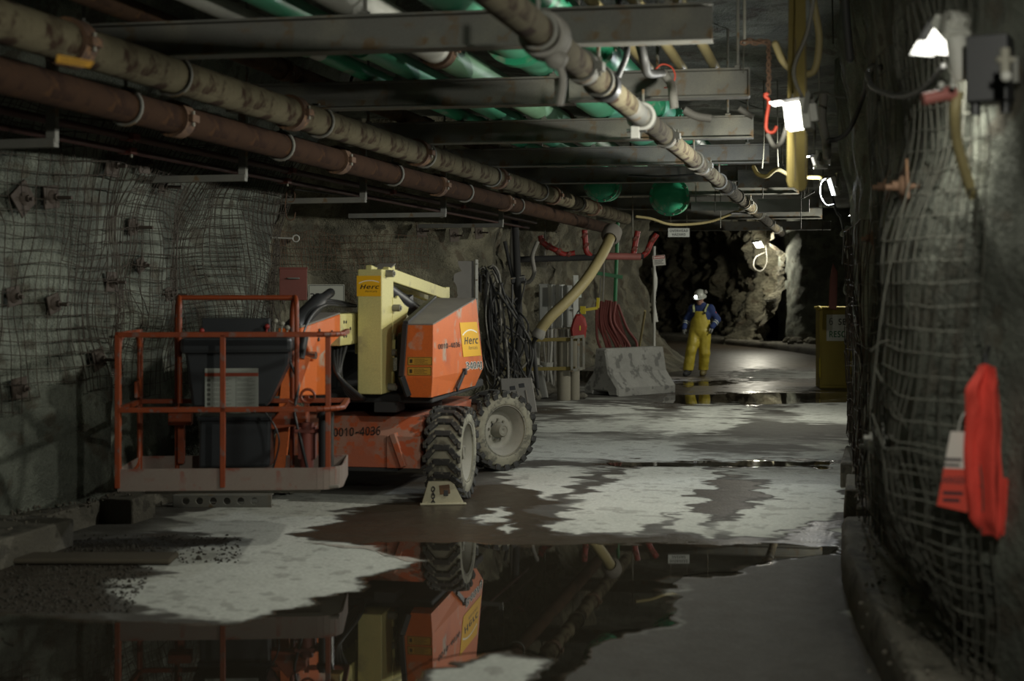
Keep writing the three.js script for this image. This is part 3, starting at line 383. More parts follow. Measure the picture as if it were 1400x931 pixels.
  const C = [...N.map(([x, y], i) => [x, y, zN[i]]), ...F.map(([x, y], i) => [x, y, zF[i]])];
  const hood = mesh('hood', solid(C, [[5, 4, 3, 2], [5, 2, 1, 0], ...[1, 2, 3, 4, 5].map(i => { const j = (i + 1) % 6; return [i, i + 6, j + 6, j].reverse().reverse(); }), [6, 7, 8, 11], [11, 8, 9, 10]]), M.orange, lift);
  hood.material = hood.material.clone(); hood.material.side = THREE.DoubleSide;
  mesh('hood_top', solid([C[0], C[1], C[7], C[6], ...[C[0], C[1], C[7], C[6]].map(([x, y, z]) => [x, y + 0.012, z])], [[4, 5, 6, 7], [0, 1, 5, 4], [1, 2, 6, 5], [2, 3, 7, 6], [3, 0, 4, 7]]), M.dustGray, lift).userData.label = 'dust-covered grey top of the hood';
  mesh('hood_seal', [[0, 6], [0, 5], [5, 4]].map(([a, b]) => bar([C[a][0] - 0.02, C[a][1] + 0.01, C[a][2]], [C[b][0] - 0.02, C[b][1] + 0.01, C[b][2]], 0.045, 0.05)), M.black, lift);
  const fn = vec(C[2]).sub(vec(C[1])).cross(vec(C[7]).sub(vec(C[1]))).normalize(); if (fn.x < 0) fn.negate();
  printOn('rental_decal', hood, [[628, 441], [651.5, 440], [657.5, 486], [633, 488]], C[1], fn, hercTex);
  printOn('model_decal', hood, [[634, 492.5], [660.5, 491.5], [661.5, 505], [635, 508.5]], C[1], fn, modelTex); printOn('serial_stencil', hood, [[598, 469], [628.5, 466], [629.5, 476], [598.5, 479.5]], C[1], fn, stencilTex);
  printOn('warning_sticker', hood, [[557.5, 488], [591, 488], [591, 499.5], [557, 499.5]], [0.6, 1.3, 1.49], [0, 0.04, 1], stickerTex); printOn('warning_sticker', hood, [[557, 501.5], [590, 501.5], [590, 513.5], [557, 513.5]], [0.6, 1.3, 1.49], [0, 0.04, 1], stickerTex);
  { const a = liftRay(635, 508, 'x', 0.775), b = liftRay(624.5, 533, 'x', 0.765); mesh('latch', [bar(a, b, 0.02, 0.05), box(0.04, 0.06, 0.07, a.toArray())], M.black, hood); }
  // tower and folded arms
  const tower = mesh('tower', [box(0.22, 1.08, 0.38, [0.2, 1.49, 1.29], [0, 0, 0], 0.012), extrude([[-1.12, 1.75], [-0.95, 1.8], [-0.75, 1.72], [-0.85, 1.6], [-1.08, 1.52], [-1.12, 1.4]], 0.03).rotateY(Math.PI / 2).translate(0.3, 0, 0), box(0.04, 0.16, 0.16, [0.315, 1.33, 1.06]), box(0.04, 0.16, 0.2, [0.315, 1.05, 1.06])], M.cream, lift);
  printOn('rental_decal', tower, [[488, 377], [521, 377], [521, 405], [488, 405]], [0.2, 1.9, 1.481], [0, 0, 1], hercTex);
  const triG = p => mesh('bracket', p, M.cream, lift);
  triG(extrude([[-1.15, 1.82], [-0.6, 1.72], [-0.78, 1.52], [-1.0, 1.42], [-1.15, 1.5]], 0.035).rotateY(Math.PI / 2).translate(0.3, -0.03, 0));
  for (const [px, py] of [[531, 374], [540, 421], [539.5, 482], [534, 529]]) { const p = liftRay(px, py, 'x', 0.33); const b = mesh('pivot_pin', [rod([p.x - 0.03, p.y, p.z], [p.x + 0.05, p.y, p.z], 0.032, 14), rod([p.x + 0.05, p.y, p.z], [p.x + 0.062, p.y, p.z], 0.018, 6)], M.hub, lift); }
  const a0 = liftRay(528, 374, 'x', 0.27), a1 = liftRay(611, 403, 'x', 0.3);
  mesh('upper_link', [bar([0.27, a0.y, a0.z + 0.02], [0.27, a1.y, a1.z - 0.1], 0.06, 0.12, 0.01), bar([0.05, a0.y + 0.02, a0.z - 0.2], [0.05, a1.y, a1.z - 0.1], 0.06, 0.12, 0.01), box(0.06, 0.12, 0.16, [0.27, a1.y + 0.02, a1.z - 0.05])], M.cream, lift);
  mesh('lift_cylinder', [rod([0.2, 1.86, 1.0], [0.2, 1.62, -0.2], 0.075, 14), box(0.12, 0.1, 0.6, [0.2, 1.7, 0.5], [0.2, 0, 0])], M.black, lift);
  mesh('lower_link', [bar([0.1, 1.35, 1.1], [0.1, 1.25, -0.8], 0.3, 0.14, 0.01)], M.cream, lift);
  mesh('arm_cap', [box(0.14, 0.13, 0.3, [0.12, 1.98, 0.75], [0.25, 0, 0], 0.01)], M.cream, lift); mesh('cap_plate', box(0.16, 0.012, 0.3, [0.12, 2.055, 0.77], [0.25, 0, 0]), M.dustGray, lift);
  // main boom, nose, jib
  const boom = mesh('main_boom', box(0.2, 0.27, 2.9, [-0.05, 1.515, 0.38], [0, 0, 0], 0.012), M.cream, lift);
  for (const [y, z] of [[1.58, 1.74], [1.58, 1.68], [1.46, 1.74], [1.46, 1.68], [1.52, 1.56]]) mesh('bolt_hole', place(new THREE.CylinderGeometry(0.014, 0.014, 0.006, 8), [0.052, y, z], [0, 0, Math.PI / 2]), M.black, boom);
  const tz = pts => pts.map(([px, py]) => { const p = liftRay(px, py, 'x', 0.05); return [-p.z, p.y]; });
  const nose = mesh('boom_nose', extrude(tz([[413, 449], [418, 446], [466, 430], [466, 460], [430, 494], [420, 470], [413, 464]]), 0.19, 0.008).rotateY(Math.PI / 2).translate(-0.05, 0, 0), M.orange, lift);
  { const p = liftRay(413, 449, 'x', 0.05), q = liftRay(466, 430, 'x', 0.05); mesh('nose_cover', bar([-0.05, p.y + 0.01, p.z], [-0.05, q.y + 0.01, q.z], 0.19, 0.015), M.dustGray, lift);
    for (const [px, py] of [[437, 452], [454, 454], [436, 464]]) { const c = liftRay(px, py, 'x', 0.052); mesh('bolt_hole', place(new THREE.CylinderGeometry(0.016, 0.016, 0.008, 8), c, [0, 0, Math.PI / 2]), M.black, nose); } }
  mesh('jib_arm', extrude(tz([[404, 478], [466, 462], [466, 540], [404, 542]]), 0.12, 0.008).rotateY(Math.PI / 2).translate(-0.1, 0, 0), M.orange, lift);
  mesh('jib_pin', rod([-0.2, 1.34, 2.62], [0.1, 1.34, 2.62], 0.03, 12), M.chrome, lift);
  mesh('jib_cylinder', [rod(liftAt(400, 448, 10.75), liftAt(436, 412, 11.5), 0.07, 14), rod(liftAt(436, 412, 11.5), liftAt(452, 400, 11.9), 0.04, 10), rod(liftAt(411, 490, 10.55), liftAt(417, 458, 10.6), 0.03, 10)], M.black, lift);
  for (let k = 0; k < 3; k++) mesh('hydraulic_hose', tube([liftAt(404 + k * 3, 462 + k, 10.7), liftAt(414 + k * 4, 436, 10.9), liftAt(436 + k * 3, 414 + k * 2, 11.4), liftAt(458 + k * 4, 412 + k * 3, 11.9), liftAt(484 + k, 418, 12.3)], 0.018, 24, 6), M.black, lift);
  for (let k = 0; k < 4; k++) mesh('hydraulic_hose', tube([[0.0 - k * 0.04, 1.4, 1.5], [0.02, 1.15, 1.75 + k * 0.03], [0.05 + k * 0.03, 0.95, 1.6], [0.1, 0.9, 1.3]], 0.02, 18, 6), M.black, lift);
}
{ // work platform, entered from the near side
  const pf = new THREE.Group(); pf.name = 'work_platform'; lift.add(pf); const c = lift.worldToLocal(fromCam(-2.0, 0.45, 10.12)); pf.position.copy(c); pf.rotation.y = (13.6 + 3.5 - 3.1) * Math.PI / 180;
  const W = 0.775, D = 0.38, R = 0.17, arc = (y) => { const p = []; for (let k = 0; k <= 6; k++) { const t = k / 6 * Math.PI / 2; p.push(V3(W - R + R * Math.sin(t), y, D - R + R * Math.cos(t))); } return p; };
  const railPath = (y) => { const pts = [V3(-W, y, D), V3(W - R, y, D)]; const g = [bar(pts[0], pts[1], 0.036, 0.036)]; const a = arc(y); for (let k = 0; k < 6; k++) g.push(rod(a[k], a[k + 1], 0.02, 8)); g.push(bar(a[6], [W, y, -D], 0.036, 0.036)); return g; };
  mesh('top_rail', railPath(1.09), M.rail, pf); mesh('middle_rail', railPath(0.565), M.rail, pf);
  mesh('side_rail', bar([-W, 1.09, D], [-W, 1.09, -D], 0.036, 0.036), M.rail, pf); mesh('side_rail', bar([-W, 0.565, D], [-W, 0.565, -D], 0.036, 0.036), M.rail, pf);
  mesh('rear_rail', bar([-W, 0.565, -D], [W, 0.565, -D], 0.034, 0.034), M.rail, pf);
  for (const [x, z, y1] of [[-W, D, 1.09], [-0.05, D, 1.09], [0.68, D - 0.04, 1.09], [-W, -D, 1.09], [0.47, -D, 0.6]]) mesh('post', bar([x, 0.02, z], [x, y1, z], 0.036, 0.036), M.rail, pf);
  for (const x of [-0.5, 0.36]) { const P = [[x, 0.02, -D], [x, 0.9, -D], [x, 1.24, -D + 0.005], [x + 0.015, 1.33, -D + 0.04], [x + 0.03, 1.35, -D + 0.1], [x + 0.045, 1.31, -D + 0.16], [x + 0.05, 1.2, -D + 0.18], [x + 0.05, 0.565, -D + 0.18]]; mesh('hoop', tube(P, 0.019, 60, 8), M.rail, pf); }
  mesh('hoop_bar', rod([-0.46, 1.345, -D + 0.09], [0.4, 1.345, -D + 0.09], 0.019, 10), M.rail, pf);
  { const s = -W + 0.004, P = [[s, 0.6, D - 0.03], [s, 1.0, D - 0.03], [s, 1.06, D - 0.08], [s, 1.06, -D + 0.12], [s, 1.0, -D + 0.06], [s, 0.6, -D + 0.06]]; mesh('gate_frame', tube(P, 0.017, 40, 8), M.rail, pf); const Q = [[s, 0.54, D - 0.03], [s, 0.16, D - 0.03], [s, 0.1, D - 0.08], [s, 0.1, -D + 0.12], [s, 0.16, -D + 0.06], [s, 0.54, -D + 0.06]]; mesh('gate_frame', tube(Q, 0.017, 40, 8), M.rail, pf); mesh('gate_latch', [bar([s + 0.02, 0.6, -D + 0.1], [s + 0.02, 0.75, -D + 0.1], 0.02, 0.05), box(0.025, 0.12, 0.14, [s + 0.02, 0.67, -D + 0.2])], M.rail, pf); }
  // toe board: one bent strip round the floor
  { const pts = [V3(-W, 0, -D), V3(-W, 0, D), V3(W - R, 0, D), ...arc(0), V3(W, 0, -D), V3(-W, 0, -D)], g = []; for (let k = 0; k < pts.length - 1; k++) if (pts[k].distanceTo(pts[k + 1]) > 0.01) { const a = pts[k], b = pts[k + 1]; g.push(bar([a.x, 0.075, a.z], [b.x, 0.075, b.z], 0.01, 0.155, 0.002)); } mesh('toe_board', g, M.toe, pf); }
  mesh('platform_floor', [box(W * 2 - 0.03, 0.02, D * 2 - 0.03, [0, 0.015, 0]), box(W * 1.6, 0.05, 0.06, [0, -0.02, -0.2]), box(W * 1.6, 0.05, 0.06, [0, -0.02, 0.2])], M.dustGray, pf);
  // control console under its cover
  const con = mesh('control_console', [lumpy(extrude([[-0.395, 1.03], [0.368, 1.03], [0.357, 0.86], [0.235, 0.6], [0.2, 0.55], [-0.335, 0.54], [-0.36, 0.8]], 0.36, 0.02), 0.008, 9).translate(0, 0, -0.22), lumpy(box(0.8, 0.12, 0.42, [-0.01, 1.0, -0.2], [0, 0, 0], 0.03), 0.01, 8), box(0.5, 0.14, 0.1, [-0.05, 1.12, -0.33])], M.tarp, pf);
  plate(0.385, 0.29, 0.008, M.white, mat({ map: placardTex, roughness: 0.6 }), 'instruction_placard', pf, [-0.045, 0.685, -0.03]);
  for (const [x, h] of [[0.18, 0.09], [0.24, 0.13], [0.29, 0.11], [0.33, 0.08], [-0.3, 0.06]]) mesh('control_lever', [rod([x, 1.04, -0.22], [x + 0.01, 1.04 + h, -0.22], 0.008, 6), new THREE.SphereGeometry(0.02, 8, 6).translate(x + 0.01, 1.04 + h, -0.22)], x < 0.2 ? M.red : M.hub, pf);
  mesh('tool_box', [lumpy(box(0.52, 0.36, 0.3, [-0.035, 0.275, -0.25], [0, 0, 0], 0.02), 0.01, 8), box(0.54, 0.03, 0.32, [-0.035, 0.455, -0.25])], M.tarp, pf);
  mesh('foot_bracket', [box(0.17, 0.09, 0.1, [-0.46, 0.44, -0.3]), box(0.05, 0.3, 0.05, [-0.46, 0.25, -0.33])], M.rail, pf);
  mesh('support_post', [bar([0.34, 0.93, -0.44], [0.26, 0.02, -0.42], 0.09, 0.12, 0.006), bar([0.44, 0.9, -0.5], [0.3, 0.5, -0.46], 0.05, 0.1, 0.006)], M.orange, pf);
  mesh('rotator_bracket', [extrude([[0.1, 0.36], [0.42, 0.4], [0.44, 0.5], [0.3, 0.58], [0.2, 0.46]], 0.1, 0.006).translate(0.05, 0, -0.2), box(0.13, 0.1, 0.2, [0.42, 0.45, -0.25])], M.rail, pf);
  mesh('valve_block', [box(0.13, 0.24, 0.16, [0.49, 0.27, -0.2]), rod([0.49, 0.02, -0.15], [0.49, 0.42, -0.15], 0.05, 12), box(0.2, 0.03, 0.16, [0.5, 0.36, -0.18])], M.rustRed, pf);
  mesh('rotary_cylinder', [rod([0.62, 0.02, -0.1], [0.62, 0.52, -0.1], 0.042, 16), rod([0.62, 0.46, -0.1], [0.62, 0.5, -0.1], 0.055, 16)], M.black, pf); mesh('chrome_sleeve', rod([0.68, 0.03, -0.08], [0.68, 0.5, -0.08], 0.014, 10), M.chrome, pf);
  mesh('ring_handle', place(new THREE.TorusGeometry(0.05, 0.01, 8, 20), [0.5, 0.62, -0.1]), M.rail, pf);
  mesh('control_cable', tube([[0.2, 0.5, -0.05], [0.27, 0.4, -0.03], [0.3, 0.3, -0.02], [0.27, 0.15, -0.03], [0.24, 0.06, -0.05]], 0.007, 24, 6), M.black, pf);
  mesh('control_cable', tube([[0.35, 0.9, -0.2], [0.42, 0.7, -0.2], [0.4, 0.5, -0.15], [0.45, 0.3, -0.1], [0.5, 0.08, -0.1]], 0.012, 24, 6), M.black, pf);
}

// ---------- overhead steel and pipes ----------
const BEAM_TOP = 3.46;
function iBeam(label, s, x0, x1, m = M.steel, h = 0.21, yaw = 3.5, bottom = 3.25) {
  const L = x1 - x0, o = thing('steel_beam', label, 'beam', [x1, 0, -s], yaw * Math.PI / 180);
  const y0 = bottom; mesh('web', box(L, h - 0.02, 0.012, [-L / 2, y0 + h / 2, 0], [0, 0, 0], 0.002), m, o); mesh('top_flange', box(L, 0.014, 0.15, [-L / 2, y0 + h - 0.007, 0], [0, 0, 0], 0.003), m, o); mesh('bottom_flange', box(L, 0.014, 0.15, [-L / 2, y0 + 0.007, 0], [0, 0, 0], 0.003), m, o);
  for (const f of [0.06, 0.5, 0.94]) mesh('hanger_rod', [rod([-L * f, y0 + h, 0.05], [-L * f, 4.6, 0.05], 0.012, 7), box(0.05, 0.02, 0.05, [-L * f, y0 + h + 0.01, 0.05])], M.steel, o);
  return o;
}
iBeam('wide grey steel beam carrying the pipes, closest to the near lamp', 7.85, -4.75, -0.74); 
{ const b = iBeam('long steel beam butted against the short beam end by the red hook', 10.3, -4.75, -2.0); 
  const o = iBeam('short steel beam end with an end plate beside the red hook', 10.22, -2.02, -0.7); mesh('end_plate', box(0.014, 0.2, 0.15, [0, 3.355, 0]), M.steel, o); }
iBeam('steel beam under the small green pipes, third along the drift', 13.0, -4.75, -0.85); iBeam('dark steel beam fourth along the drift', 15.6, -4.75, -0.85); iBeam('dark steel beam fifth along the drift', 18.2, -4.75, -0.8); iBeam('dark steel beam sixth along the drift, by the green capped pipe', 20.8, -4.75, -0.7); iBeam('steel beam seventh along the drift, above the hazard sign', 24.4, -5.0, -0.5); iBeam('steel beam eighth along the drift', 28.2, -5.0, -0.5); iBeam('farthest steel beam before the bend', 33.5, -5.0, -0.4);
[[945, 1010, 276, 288, 'short pale grey panel standing in for a lit beam face between pipe and beam'], [1036, 1106, 272, 290, 'long pale grey panel standing in for a lit beam face near the right wall']].forEach(([a, b, t, u, label]) => { const d = 19.2, p = at((a + b) / 2, (t + u) / 2, d), w = (b - a) / FOC * d, h = (u - t) / FOC * d; const o = thing('hung_panel', label, 'panel', p, YAW * 0.6); mesh('panel', box(w, h, 0.02), M.panelGray, o); mesh('strap', [rod([-w * 0.4, h / 2, 0], [-w * 0.4, 3.7 - p.y, 0], 0.008, 6), rod([w * 0.4, h / 2, 0], [w * 0.4, 3.7 - p.y, 0], 0.008, 6)], M.steel, o); });  // made-up pale panels: they carry the light on the beam webs as colour
{ const p = at(1060, 245, 16.8); const o = thing('hung_panel', 'dark grey ribbed cover panel with a bright top edge', 'panel', p, YAW * 0.6); mesh('panel', box(0.9, 0.2, 0.02), M.steel, o); mesh('edge_strip', box(0.9, 0.015, 0.05, [0, 0.107, 0]), M.galv, o); mesh('strap', [rod([-0.35, 0.1, 0], [-0.35, 4.0 - p.y, 0], 0.008, 6), rod([0.35, 0.1, 0], [0.35, 4.0 - p.y, 0], 0.008, 6)], M.steel, o); }
function pipeRun(name, label, x, y, r, s0, s1, m, couplings = [], mc = M.rust, group, joints = []) {
  const o = thing(name, label, 'pipe', [x, y, 0], 0, group);
  const cuts = [s0, ...joints.map(j => j[0]), s1], ms = [m, ...joints.map(j => j[1])];
  for (let i = 0; i < cuts.length - 1; i++) mesh('pipe_length', rod([0, 0, -cuts[i]], [0, 0, -cuts[i + 1]], r, 24), ms[i], o);
  for (const s of couplings) { const c = mesh('coupling', [rod([0, 0, -s + 0.06], [0, 0, -s - 0.06], r * 1.22, 20), box(0.05, 0.05, 0.1, [r * 1.28, 0, -s]), box(0.05, 0.05, 0.1, [-r * 1.28, 0, -s])], mc, o); mesh('coupling_bolt', rod([r * 1.3, -0.05, -s], [r * 1.3, 0.05, -s], 0.01, 6), M.hub, c); }
  return o;
}
function hangers(o, list, r, top = BEAM_TOP) { const y = top - 0.2 - o.position.y; for (const s of list) mesh('hanger', [place(new THREE.TorusGeometry(r * 1.12, 0.012, 6, 20), [0, 0, -s]), rod([0, r * 1.1, -s], [0, Math.max(y, r * 1.3), -s], 0.012, 6)], M.steel, o); }
const big = pipeRun('large_pipe', 'large rust-stained pipe slung below the beams over the boom lift', -4.0, 3.16, 0.108, 3.5, 25.5, M.pipe, [6.6, 9.6, 12.7, 15.8, 18.9, 22], M.rust); hangers(big, [5.2, 7.75, 10.15, 12.9, 15.5, 18.1, 20.7], 0.108);
{ const m = plain(0.55, 0.38, 0.05, 0.7), q = canvasTex(256, 96, (c, w, h) => { c.fillStyle = '#a97d1e'; c.fillRect(0, 0, w, h); c.fillStyle = '#2c2208'; c.fillRect(20, 24, 210, 8); c.fillRect(20, 44, 180, 8); c.fillRect(20, 64, 200, 8); }); printOn('label_sticker', big, [[78, 74], [128, 84], [122, 92], [76, 84]], [0.09, 0, 0], [1, -0.6, 0.25], q); }
const second = pipeRun('large_pipe', 'dull brown pipe beside and below the rust-stained large pipe', -4.32, 2.98, 0.1, 3.5, 26, M.darkPipe, [5.4, 8.4, 11.4, 14.4, 17.4], M.rust); hangers(second, [5.2, 7.75, 10.15, 12.9, 15.5, 18.1], 0.1);
pipeRun('thin_pipe', 'upper thin dark red pipe by the left wall', -5.15, 2.98, 0.028, 3.5, 23, M.darkRed, [6.3, 9.3, 12.3, 15.3, 18.3], M.rustRed); pipeRun('thin_pipe', 'lower thin dark red pipe by the left wall', -5.28, 2.9, 0.024, 3.5, 23, M.darkRed, [6.5, 9.5, 12.5], M.rustRed);
for (const [i, s] of [8.0, 10.9, 13.9, 16.9, 19.9].entries()) { const o = thing('pipe_bracket', ['steel wall bracket holding the thin red pipes', 'steel wall bracket above the platform hoops', 'steel wall bracket at the edge of the recess', 'steel wall bracket over the dark recess', 'steel wall bracket near the cable bundle'][i], 'bracket', [-5.3, 2.8, -s], 0); mesh('arm', box(1.3, 0.06, 0.06, [-0.3, 0, 0]), M.steel, o); mesh('upright', box(0.07, 0.6, 0.05, [0.32, 0.3, 0]), M.steel, o); }
const GX = [[-3.62, 0.062, 'narrow pipe with a white length and a green length, resting on the beams'], [-3.26, 0.08, 'pale green pipe on the beams beside the narrow white and green one'], [-2.86, 0.11, 'middle pipe on the beams, white then pale green'], [-2.26, 0.2, 'fattest green pipe lying on the beams'], [-1.75, 0.12, 'green pipe beside the tan conduits'], [-4.2, 0.07, 'brownish pipe on the beams nearest the left wall']];
const paleGreen = plain(0.22, 0.42, 0.26, 0.5), seaGreen = plain(0.1, 0.42, 0.25, 0.45);
GX.forEach(([x, r, label], i) => { const o = pipeRun('green_pipe', label, x, BEAM_TOP + r + 0.005, r, 4.2, 19.5, [M.white, seaGreen, M.white, seaGreen, M.green, M.rust][i], i === 2 ? [9.55, 14] : [8.9 + i * 0.2, 13.6], i === 2 ? M.rust : [M.green, seaGreen, M.rust, M.green, M.green, M.rust][i], null, [[[9.2, M.green]], [], [[9.55, paleGreen]], [], [], []][i]); });
for (const [i, x] of [-1.42, -1.18, -0.94].entries()) tag(mesh('conduit', [rod([x, BEAM_TOP + 0.04, -6.5], [x, BEAM_TOP + 0.04, -8.2], 0.035, 12), rod([x, BEAM_TOP + 0.04, -8.2], [x - 0.02, BEAM_TOP + 0.04, -10.4], 0.035, 12), rod([x, BEAM_TOP + 0.04, -8.1], [x, BEAM_TOP + 0.04, -8.2], 0.045, 12)], M.tanHose), ['tan conduit over the beams, next to the green pipes', 'tan conduit over the beams, middle of three', 'tan conduit over the beams, nearest the beam ends'][i], 'conduit');
const right = pipeRun('service_pipe', 'pale pipe hung on clamps below the beams along the lamps', -1.4, 3.06, 0.075, 4.5, 30.5, M.pipe, [7.4, 10.9, 13.6, 16.6, 19.6, 22.6, 25.6, 28.4], M.galv, null, [[7.6, M.pipe], [8.75, M.pipe], [9.0, M.galv], [9.75, M.pipe], [12.2, M.pipe]]); hangers(right, [6.3, 7.9, 9.7, 13.0, 15.6, 18.2, 20.8], 0.075);
{ const o = thing('pipe_clamp', 'white clamp with a hanging bolt round the pale pipe', 'clamp', [-1.4, 3.06, -9.6], 0); mesh('ring', [place(new THREE.TorusGeometry(0.088, 0.016, 8, 24), [0, 0, 0])], M.whitish, o); mesh('ear', box(0.06, 0.09, 0.05, [-0.04, -0.11, 0]), M.whitish, o); mesh('bolt', rod([-0.1, -0.1, 0], [0.04, -0.1, 0], 0.014, 8), M.chrome, o); }
{ const o = thing('rope_lashing', 'dusty rope lashing tied round the nearest pale pipe joint', 'rope', [-1.4, 3.06, -6.45], 0); for (let k = 0; k < 5; k++) mesh('loop', place(new THREE.TorusGeometry(0.098 + 0.004 * (k % 2), 0.016, 7, 22), [0, 0, (k - 2) * 0.035], [0.12 * (k % 3 - 1), 0.1, 0]), M.cableGray, o); mesh('tail', tube([[0.05, -0.1, 0.02], [0.09, -0.2, 0.02], [0.07, -0.33, 0.0]], 0.02, 14, 6), M.cableGray, o); mesh('knot', lumpy(new THREE.SphereGeometry(0.05, 10, 8), 0.015, 20).translate(0.06, -0.12, 0.02), M.cableGray, o); }
{ const o = thing('rubber_sleeve', 'black rubber strap round the pale pipe by the beam end', 'strap', [-1.4, 3.06, -8.1], 0); mesh('band', rod([0, 0, 0.06], [0, 0, -0.06], 0.096, 20), M.black, o); mesh('tail', tube([[0.08, 0.05, 0], [0.14, 0.2, 0.02], [0.1, 0.45, 0.05], [0.02, 0.8, 0.05]], 0.02, 20, 6), M.black, o); }
// green capped pipe ends
for (const [i, [px, py, d, r, m]] of [[915, 268, 20.2, 0.29, M.green], [822, 252, 19.6, 0.25, M.green]].entries()) { const p = at(px, py, d), o = thing('capped_pipe', ['big green capped pipe end with a bolted flange above the hazard sign', 'dark green capped pipe end left of the big flanged one'][i], 'pipe', [p.x, p.y, p.z], 0); mesh('pipe_length', rod([0, 0, -0.02], [0, 0, -0.5], r * 0.86, 28), m, o); mesh('cap', place(lathe([[r * 0.86, 0], [r * 0.8, r * 0.2], [r * 0.5, r * 0.36], [0.001, r * 0.42]], 28), [0, 0, 0], [Math.PI / 2, 0, 0]), m, o); const f = mesh('flange', rod([0, 0, 0.02], [0, 0, -0.04], r, 32), m, o); for (let k = 0; k < 14; k++) mesh('flange_bolt', rod([Math.cos(k * 0.4488) * r * 0.93, Math.sin(k * 0.4488) * r * 0.93, 0.05], [Math.cos(k * 0.4488) * r * 0.93, Math.sin(k * 0.4488) * r * 0.93, 0.0], 0.016, 6), M.hub, f); mesh('sling', [place(new THREE.TorusGeometry(r * 0.88, 0.012, 6, 24), [0, 0, -0.3]), rod([0, r * 0.88, -0.3], [0, 4.0 - p.y, -0.3], 0.012, 6)], M.steel, o); }

// ---------- lamps ----------
function floodlight(label, p, turn, tilt, size, power, color, glowK, bulb = 0, deep = 0.02) {
  const o = thing('floodlight', label, 'lamp', p, turn), head = new THREE.Group(); head.name = 'lamp_head'; head.rotation.x = tilt; o.add(head); const [w, h] = size;
  mesh('housing', [box(w + 0.03, h + 0.03, 0.05, [0, 0, -0.04]), box(w * 0.7, h * 0.7, 0.05, [0, 0, -0.08])], M.white, head);
  mesh('lamp_glass', box(w, h, deep, [0, 0, deep / 2 - 0.01], [0, 0, 0], 0.004), glow(color, glowK), head);
  mesh('added_visor', [box(w + 0.05, 0.006, deep + 0.1, [0, h / 2 + 0.02, deep / 2 + 0.02], [0, 0, 0], 0.002)], M.blackMatte, head);  // plate added over the glass to cut light going up to the roof
  mesh('yoke', [bar([-w / 2 - 0.02, 0, -0.04], [-w / 2 - 0.02, h * 0.8, -0.06], 0.012, 0.03), bar([w / 2 + 0.02, 0, -0.04], [w / 2 + 0.02, h * 0.8, -0.06], 0.012, 0.03), bar([-w / 2 - 0.02, h * 0.8, -0.06], [w / 2 + 0.02, h * 0.8, -0.06], 0.012, 0.03)], M.steel, o);
  const L = new THREE.RectAreaLight(color, power / (w * h), w, h); L.position.set(0, 0, deep - 0.007); L.rotation.y = Math.PI; if (!bulb) { head.add(L); return o; }
  const B = new THREE.PointLight(color, power, 0, 2); B.castShadow = true; B.shadow.radius = 3; B.position.set(0, 0, bulb); head.add(B); return o;
}
const lampDrop = (o, pts, m = M.cableGray) => { o.updateWorldMatrix(true, false); mesh('lamp_cable', tube(pts.map(p => o.worldToLocal(vec(p))), 0.012, 24, 6), m, o); };
// turn: the face (+z of the lamp) looks along (sin turn, cos turn); -90 degrees looks across the drift to the left wall
const faceLeft = -Math.PI / 2;
{ const p = at(1293, 50, 5.6), o = floodlight('bright floodlight fixed high on the right wall above the red cloth', p, faceLeft - 0.9, 0.8, [0.08, 0.09], LAMP_POWER.near, LAMP_COLOR, 9, 0, 0.07); mesh('lamp_body', [rod([0.03, -0.02, -0.09], [0.0, -0.19, -0.1], 0.04, 14, 0.045)], M.whitish, o); }
{ const p = V3(0.45, 2.95, -2.7), o = floodlight('floodlight of the lamp string on the near right wall', p, faceLeft - 0.55, 0.22, [0.12, 0.1], LAMP_POWER.near_string, LAMP_COLOR, 9); lampDrop(o, [[0.8, 3.0, -2.7], [0.95, 3.4, -2.7], [1.0, 4.0, -2.7]]); }
{ const p = at(1094, 158, 8.2), o = floodlight('brightest floodlight hanging beside the yellow sling and the red hook', p, faceLeft - 0.1, 0.12, [0.16, 0.15], LAMP_POWER.first, LAMP_COLOR, 26, 0, 0.09); lampDrop(o, [at(1100, 140, 8.24), at(1085, 100, 8.3), at(1105, 40, 8.4), at(1120, -60, 8.4)]); }
{ const p = at(1112, 221, 11.6), o = floodlight('small white box lamp hung on a grey cable', p, faceLeft, 0.3, [0.09, 0.07], LAMP_POWER.second, LAMP_COLOR, 3); mesh('lamp_body', [box(0.1, 0.12, 0.12, [0, 0.03, -0.08]), rod([0, -0.06, -0.06], [0, -0.03, -0.06], 0.06, 14)], M.white, o); lampDrop(o, [at(1112, 211, 11.7), at(1114, 180, 11.7), at(1112, 150, 11.7), at(1120, 125, 11.7), at(1116, 60, 11.7)]); }
{ const p = at(1136, 256, 14.2), o = floodlight('narrow tube lamp shining at the edge of the right wall', p, faceLeft + 0.3, 0.3, [0.05, 0.17], LAMP_POWER.third, new THREE.Color().setRGB(0.9, 0.95, 1), 16); lampDrop(o, [at(1131, 240, 14.2), at(1122, 250, 14.2), at(1121, 268, 14.2), at(1130, 281, 14.2), at(1140, 280, 14.2)], M.cable); }
for (const [i, [x, s, label]] of [[0.12, 20.2, 'floodlight on the right wall short of the yellow cabinet'], [0.3, 27.5, 'floodlight on the right wall past the yellow cabinet'], [0.3, 34.5, 'floodlight on the right wall ahead of the bend']].entries()) { const o = floodlight(label, V3(x, 2.85, -s), faceLeft + 0.1, 0.35, [0.12, 0.12], LAMP_POWER.hidden[i], LAMP_COLOR, 9); lampDrop(o, [[x + 0.03, 2.9, -s], [x + 0.08, 3.3, -s], [x + 0.05, 4.0, -s]]); }
